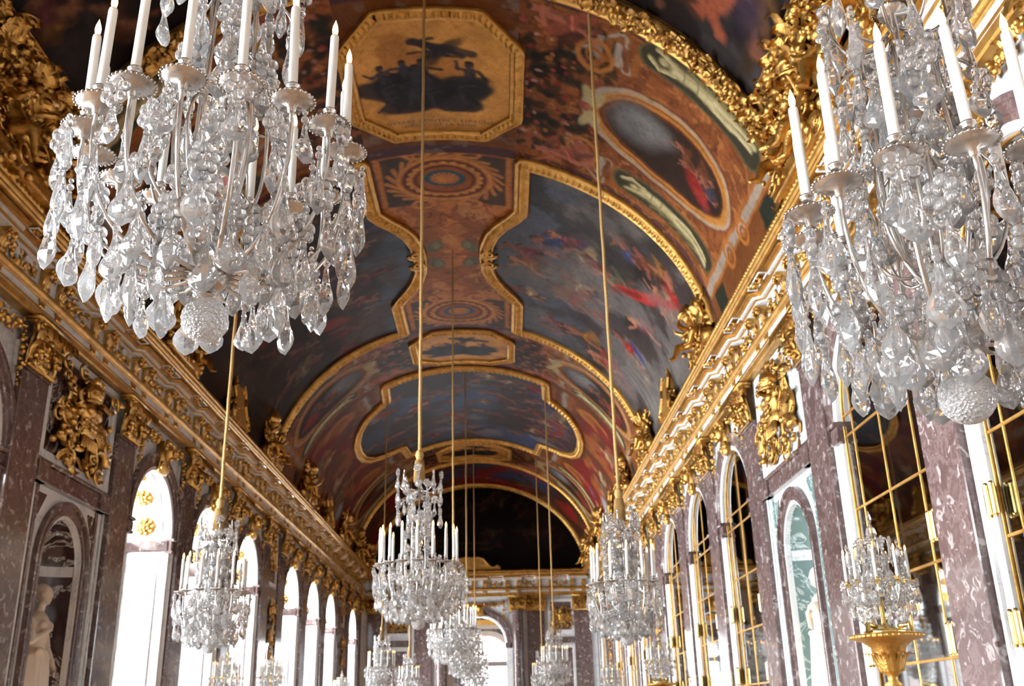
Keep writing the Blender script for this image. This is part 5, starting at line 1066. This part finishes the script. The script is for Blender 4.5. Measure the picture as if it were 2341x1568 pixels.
def chandelier(ty, x, y, z, label, far=False):
    d = TYPES[ty]; ph = cr.uniform(0, 1); NA = d['NA']
    t = thing('chandelier', label, 'chandelier', (x, y, z), (0, 0, ph), 'crystal chandeliers')
    obj('crystal_ball', ball_me, t); obj('finial', cached('finial', lambda: MB().lathe([(.01, .08), (.035, .09), (.04, .1), (.02, .115), (.045, .13), (.03, .15)], 10).mesh('finial', C_)), t)
    obj('stem_rod', d['rod'], t); obj('crystal_stem', d['stem'], t); obj('hub', d['hub'], t)
    for k in range(NA):
        a = 2 * PI * k / NA; obj('arm', d['arm'], t, (0, 0, 0), (0, 0, a)); px, py = d['RC'] * math.cos(a), d['RC'] * math.sin(a)
        obj('drip_pan', pan_me, t, (px, py, d['ZP']), (0, 0, a), (.92, .92, 1)); c = obj('candle', cand_me, t, (px, py, d['ZP']), (cr.uniform(-.02, .02), cr.uniform(-.02, .02), 0)); obj('flame', fl_me, c)
    for k in range(8): obj('scroll_arm', d['arm2'], t, (0, 0, 0), (0, 0, 2 * PI * (k + .3) / 8)); obj('crown_arm', d['crown'], t, (0, 0, 0), (0, 0, 2 * PI * k / 8)); obj('crown_arm', d['crown2'], t, (0, 0, 0), (0, 0, 2 * PI * (k + .5) / 8))
    for k in range(6): obj('upright_bar', d['bar'], t, (0, 0, 0), (0, 0, 2 * PI * k / 6))
    for (r, zz, n, p, kinds) in d['pend']:
        for k in range(n):
            a = 2 * PI * (k + p) / n + cr.uniform(-.05, .05); q = cr.choice(kinds); z_ = zz + cr.uniform(-.02, .02); r_ = r + cr.uniform(-.015, .015); loc = (r_ * math.cos(a), r_ * math.sin(a), z_); rt = (cr.uniform(-.06, .06), cr.uniform(-.06, .06), a + cr.uniform(-.5, .5))
            if far: obj('crystal_drop', dropf_me[q], t, loc, rt)
            else: o = obj('crystal_drop', drop_me[q], t, (loc[0], loc[1], loc[2] - .055), rt); obj('crystal_rosette', rose6, o, (0, 0, .055), (0, 0, cr.uniform(-.4, .4))) if k % 2 == 0 else obj('crystal_bead', bead_me, o, (0, 0, .02))
    obj('tassel', d['tassel'], t)
    zt = vault_z(x) - z; P = []
    for i in range(60): u = i / 59; P.append((.002 * math.sin(60 * u), .002 * math.cos(60 * u), d['top'] + .28 + (zt - d['top'] - .28) * u))
    obj('cord', MB().tube(P, .021, 8).mesh('cord', M['cord'], True), t); return t
chandelier('A', -.03, 3.2, 3.02, 'huge rock crystal chandelier with lit candles filling the upper left')
chandelier('B', 2.36, 2.75, 2.545, 'large rock crystal chandelier with silver pans at the right edge')
chandelier('A', 0, 12.1, 2.77, 'crystal chandelier on the central cord in front of the far lunette')
chandelier('B', -2.5, 12.3, 2.57, 'crystal chandelier hanging before the left windows')
chandelier('B', 2.46, 12.05, 2.53, 'crystal chandelier hanging before the far mirrors on the right')
chandelier('A', 0, 21.1, 2.75, 'crystal chandelier overlapping the far arch, second on the centre line', True)
chandelier('A', 0, 29.4, 2.75, 'crystal chandelier just behind the second centre one', True)
chandelier('A', 0, 38.4, 2.75, 'farthest centre crystal chandelier in front of the arch', True)
chandelier('B', -2.5, 30.0, 2.5, 'far crystal chandelier left of the centre row', True)
chandelier('B', -2.5, 39.0, 2.5, 'farthest crystal chandelier left of the centre row', True)
chandelier('B', 2.5, 29.7, 2.5, 'far crystal chandelier in front of the right end wall panel', True)
chandelier('B', 2.5, 39.0, 2.5, 'farthest crystal chandelier right of the centre row', True)

# ================================================================== torcheres with crystal girandoles
bowl = MB().lathe([(.045, -.40), (.075, -.38), (.04, -.35), (.042, -.31), (.085, -.28), (.115, -.21), (.12, -.15), (.14, -.09), (.2, -.045), (.27, -.025), (.285, -.02), (.287, .0), (.27, .01), (.05, .0)], 28)
for k in range(14): a = 2 * PI * k / 14; bowl.add(leaf(.22, .055, .7, 6), Matrix.Translation((.09 * math.cos(a), .09 * math.sin(a), -.28)) @ Matrix.Rotation(a, 4, 'Z') @ Matrix.Rotation(.25, 4, 'Y'))
for k in range(40): a = 2 * PI * k / 40; bowl.ell((.283 * math.cos(a), .283 * math.sin(a), -.008), .014, 5, 3)
bowl_me = bowl.mesh('bowl', M['gold'], True)
shaft = MB().lathe([(.09, -1.5), (.12, -1.3), (.06, -1.1), (.07, -.9), (.1, -.7), (.07, -.6), (.09, -.55), (.095, -.5), (.05, -.46), (.045, -.4)], 16)
for k in range(3): a = 2 * PI * k / 3; shaft.add(figure_mb(70 + k, .55), Matrix.Translation((.08 * math.cos(a), .08 * math.sin(a), -.82)) @ Matrix.Rotation(a, 4, 'Z'))
shaft_me = shaft.mesh('shaft', M['gold'], True)
tb = MB().lathe([(.34, -2.24), (.34, -2.1), (.24, -2.0), (.2, -1.7), (.14, -1.5), (.09, -1.45)], 3 * 6); tbase_me = tb.mesh('tripod_base', M['gold'], True)
gfoot = MB().lathe([(.17, .01), (.18, .03), (.1, .05), (.03, .07), (.014, .1), (.012, .5), (.008, .85), (.004, .9)], 16)
for k in range(3): a = 2 * PI * k / 3; gfoot.tube([(.1 * math.cos(a), .1 * math.sin(a), .06), (.19 * math.cos(a), .19 * math.sin(a), .08), (.2 * math.cos(a), .2 * math.sin(a), .015)], [.02, .025, .02], 8)
gfoot_me = gfoot.mesh('foot', M['brass'], True)
garm_me = MB().tube(bez([(.02, 0, .3), (.14, 0, .12), (.26, 0, .25), (.25, 0, .4)]), .0055, 7).mesh('branch', M['silver'], True)
gup_me = MB().tube(bez([(.02, 0, .5), (.1, 0, .45), (.2, 0, .8), (.08, 0, .86), (.09, 0, .74)]), .0045, 7).mesh('scroll', M['silver'], True)
spire = MB().lathe([(.0, 1.02), (.012, .98), (.02, .94), (.012, .9), (.04, .86), (.05, .82), (.02, .78), (.04, .72), (.02, .66), (.045, .58), (.02, .5)], 8).mesh('spire', C_)
sp2 = MB().lathe([(.0, .2), (.018, .16), (.008, .13), (.02, .1), (.03, .04), (.015, 0)], 8).mesh('small_spire', C_)
def girandole(x, y, z, where_, far=False):
    t = thing('torchere', 'gilt torchere stand with a wide leaf carved bowl ' + where_, 'torchere', (x, y, 0), (0, 0, cr.uniform(0, 6)), 'gilt torcheres')
    obj('bowl', bowl_me, t, (0, 0, z)); obj('shaft', shaft_me, t, (0, 0, z)); obj('tripod_base', tbase_me, t, (0, 0, z), (0, 0, 0), (1, 1, z / 2.24))
    g = thing('girandole', 'crystal candelabrum with lit candles on the torchere ' + where_, 'candelabrum', (x, y, z + .005), (0, 0, cr.uniform(0, 6)), 'crystal girandoles')
    obj('foot', gfoot_me, g); obj('spire', spire, g)
    for k in range(9):
        a = 2 * PI * k / 9; obj('branch', garm_me, g, (0, 0, 0), (0, 0, a)); px, py = .25 * math.cos(a), .25 * math.sin(a); obj('drip_pan', pang_me, g, (px, py, .41), (0, 0, 0), (.5, .5, .6)); c = obj('candle', cand_me, g, (px, py, .41), (0, 0, 0), (.75, .75, .62)); obj('flame', fl_me, c)
        obj('small_spire', sp2, g, (.22 * math.cos(a + .35), .22 * math.sin(a + .35), .5 + .06 * (k % 2)))
    for k in range(4): obj('scroll', gup_me, g, (0, 0, 0), (0, 0, 2 * PI * k / 4))
    for r, zz, n in ((.3, .40, 12), (.25, .3, 12), (.17, .25, 10), (.2, .58, 10), (.14, .75, 8), (.12, .42, 8), (.1, .62, 7), (.22, .46, 9)):
        for k in range(n): a = 2 * PI * (k + cr.random() * .3) / n; obj('crystal_drop', dropf_me[cr.randrange(5)], g, (r * math.cos(a), r * math.sin(a), zz), (0, 0, a + cr.uniform(-.5, .5)), (.72,) * 3)
girandole(4.12, 8.35, 2.25, 'in front of the nearest full mirror')
girandole(4.12, 20.6, 2.25, 'below the right middle chandelier')
girandole(4.12, 30.0, 2.25, 'far along the mirror wall')
girandole(-4.2, 19.6, 2.1, 'behind the left chandelier by the windows')
girandole(-4.2, 23.4, 2.25, 'between the two window trios')
girandole(-4.2, 33.7, 2.25, 'far along the window wall')

for o in bpy.data.objects:
    if any(k in o.name for k in ('foliage', 'garland')): o['kind'] = 'stuff'
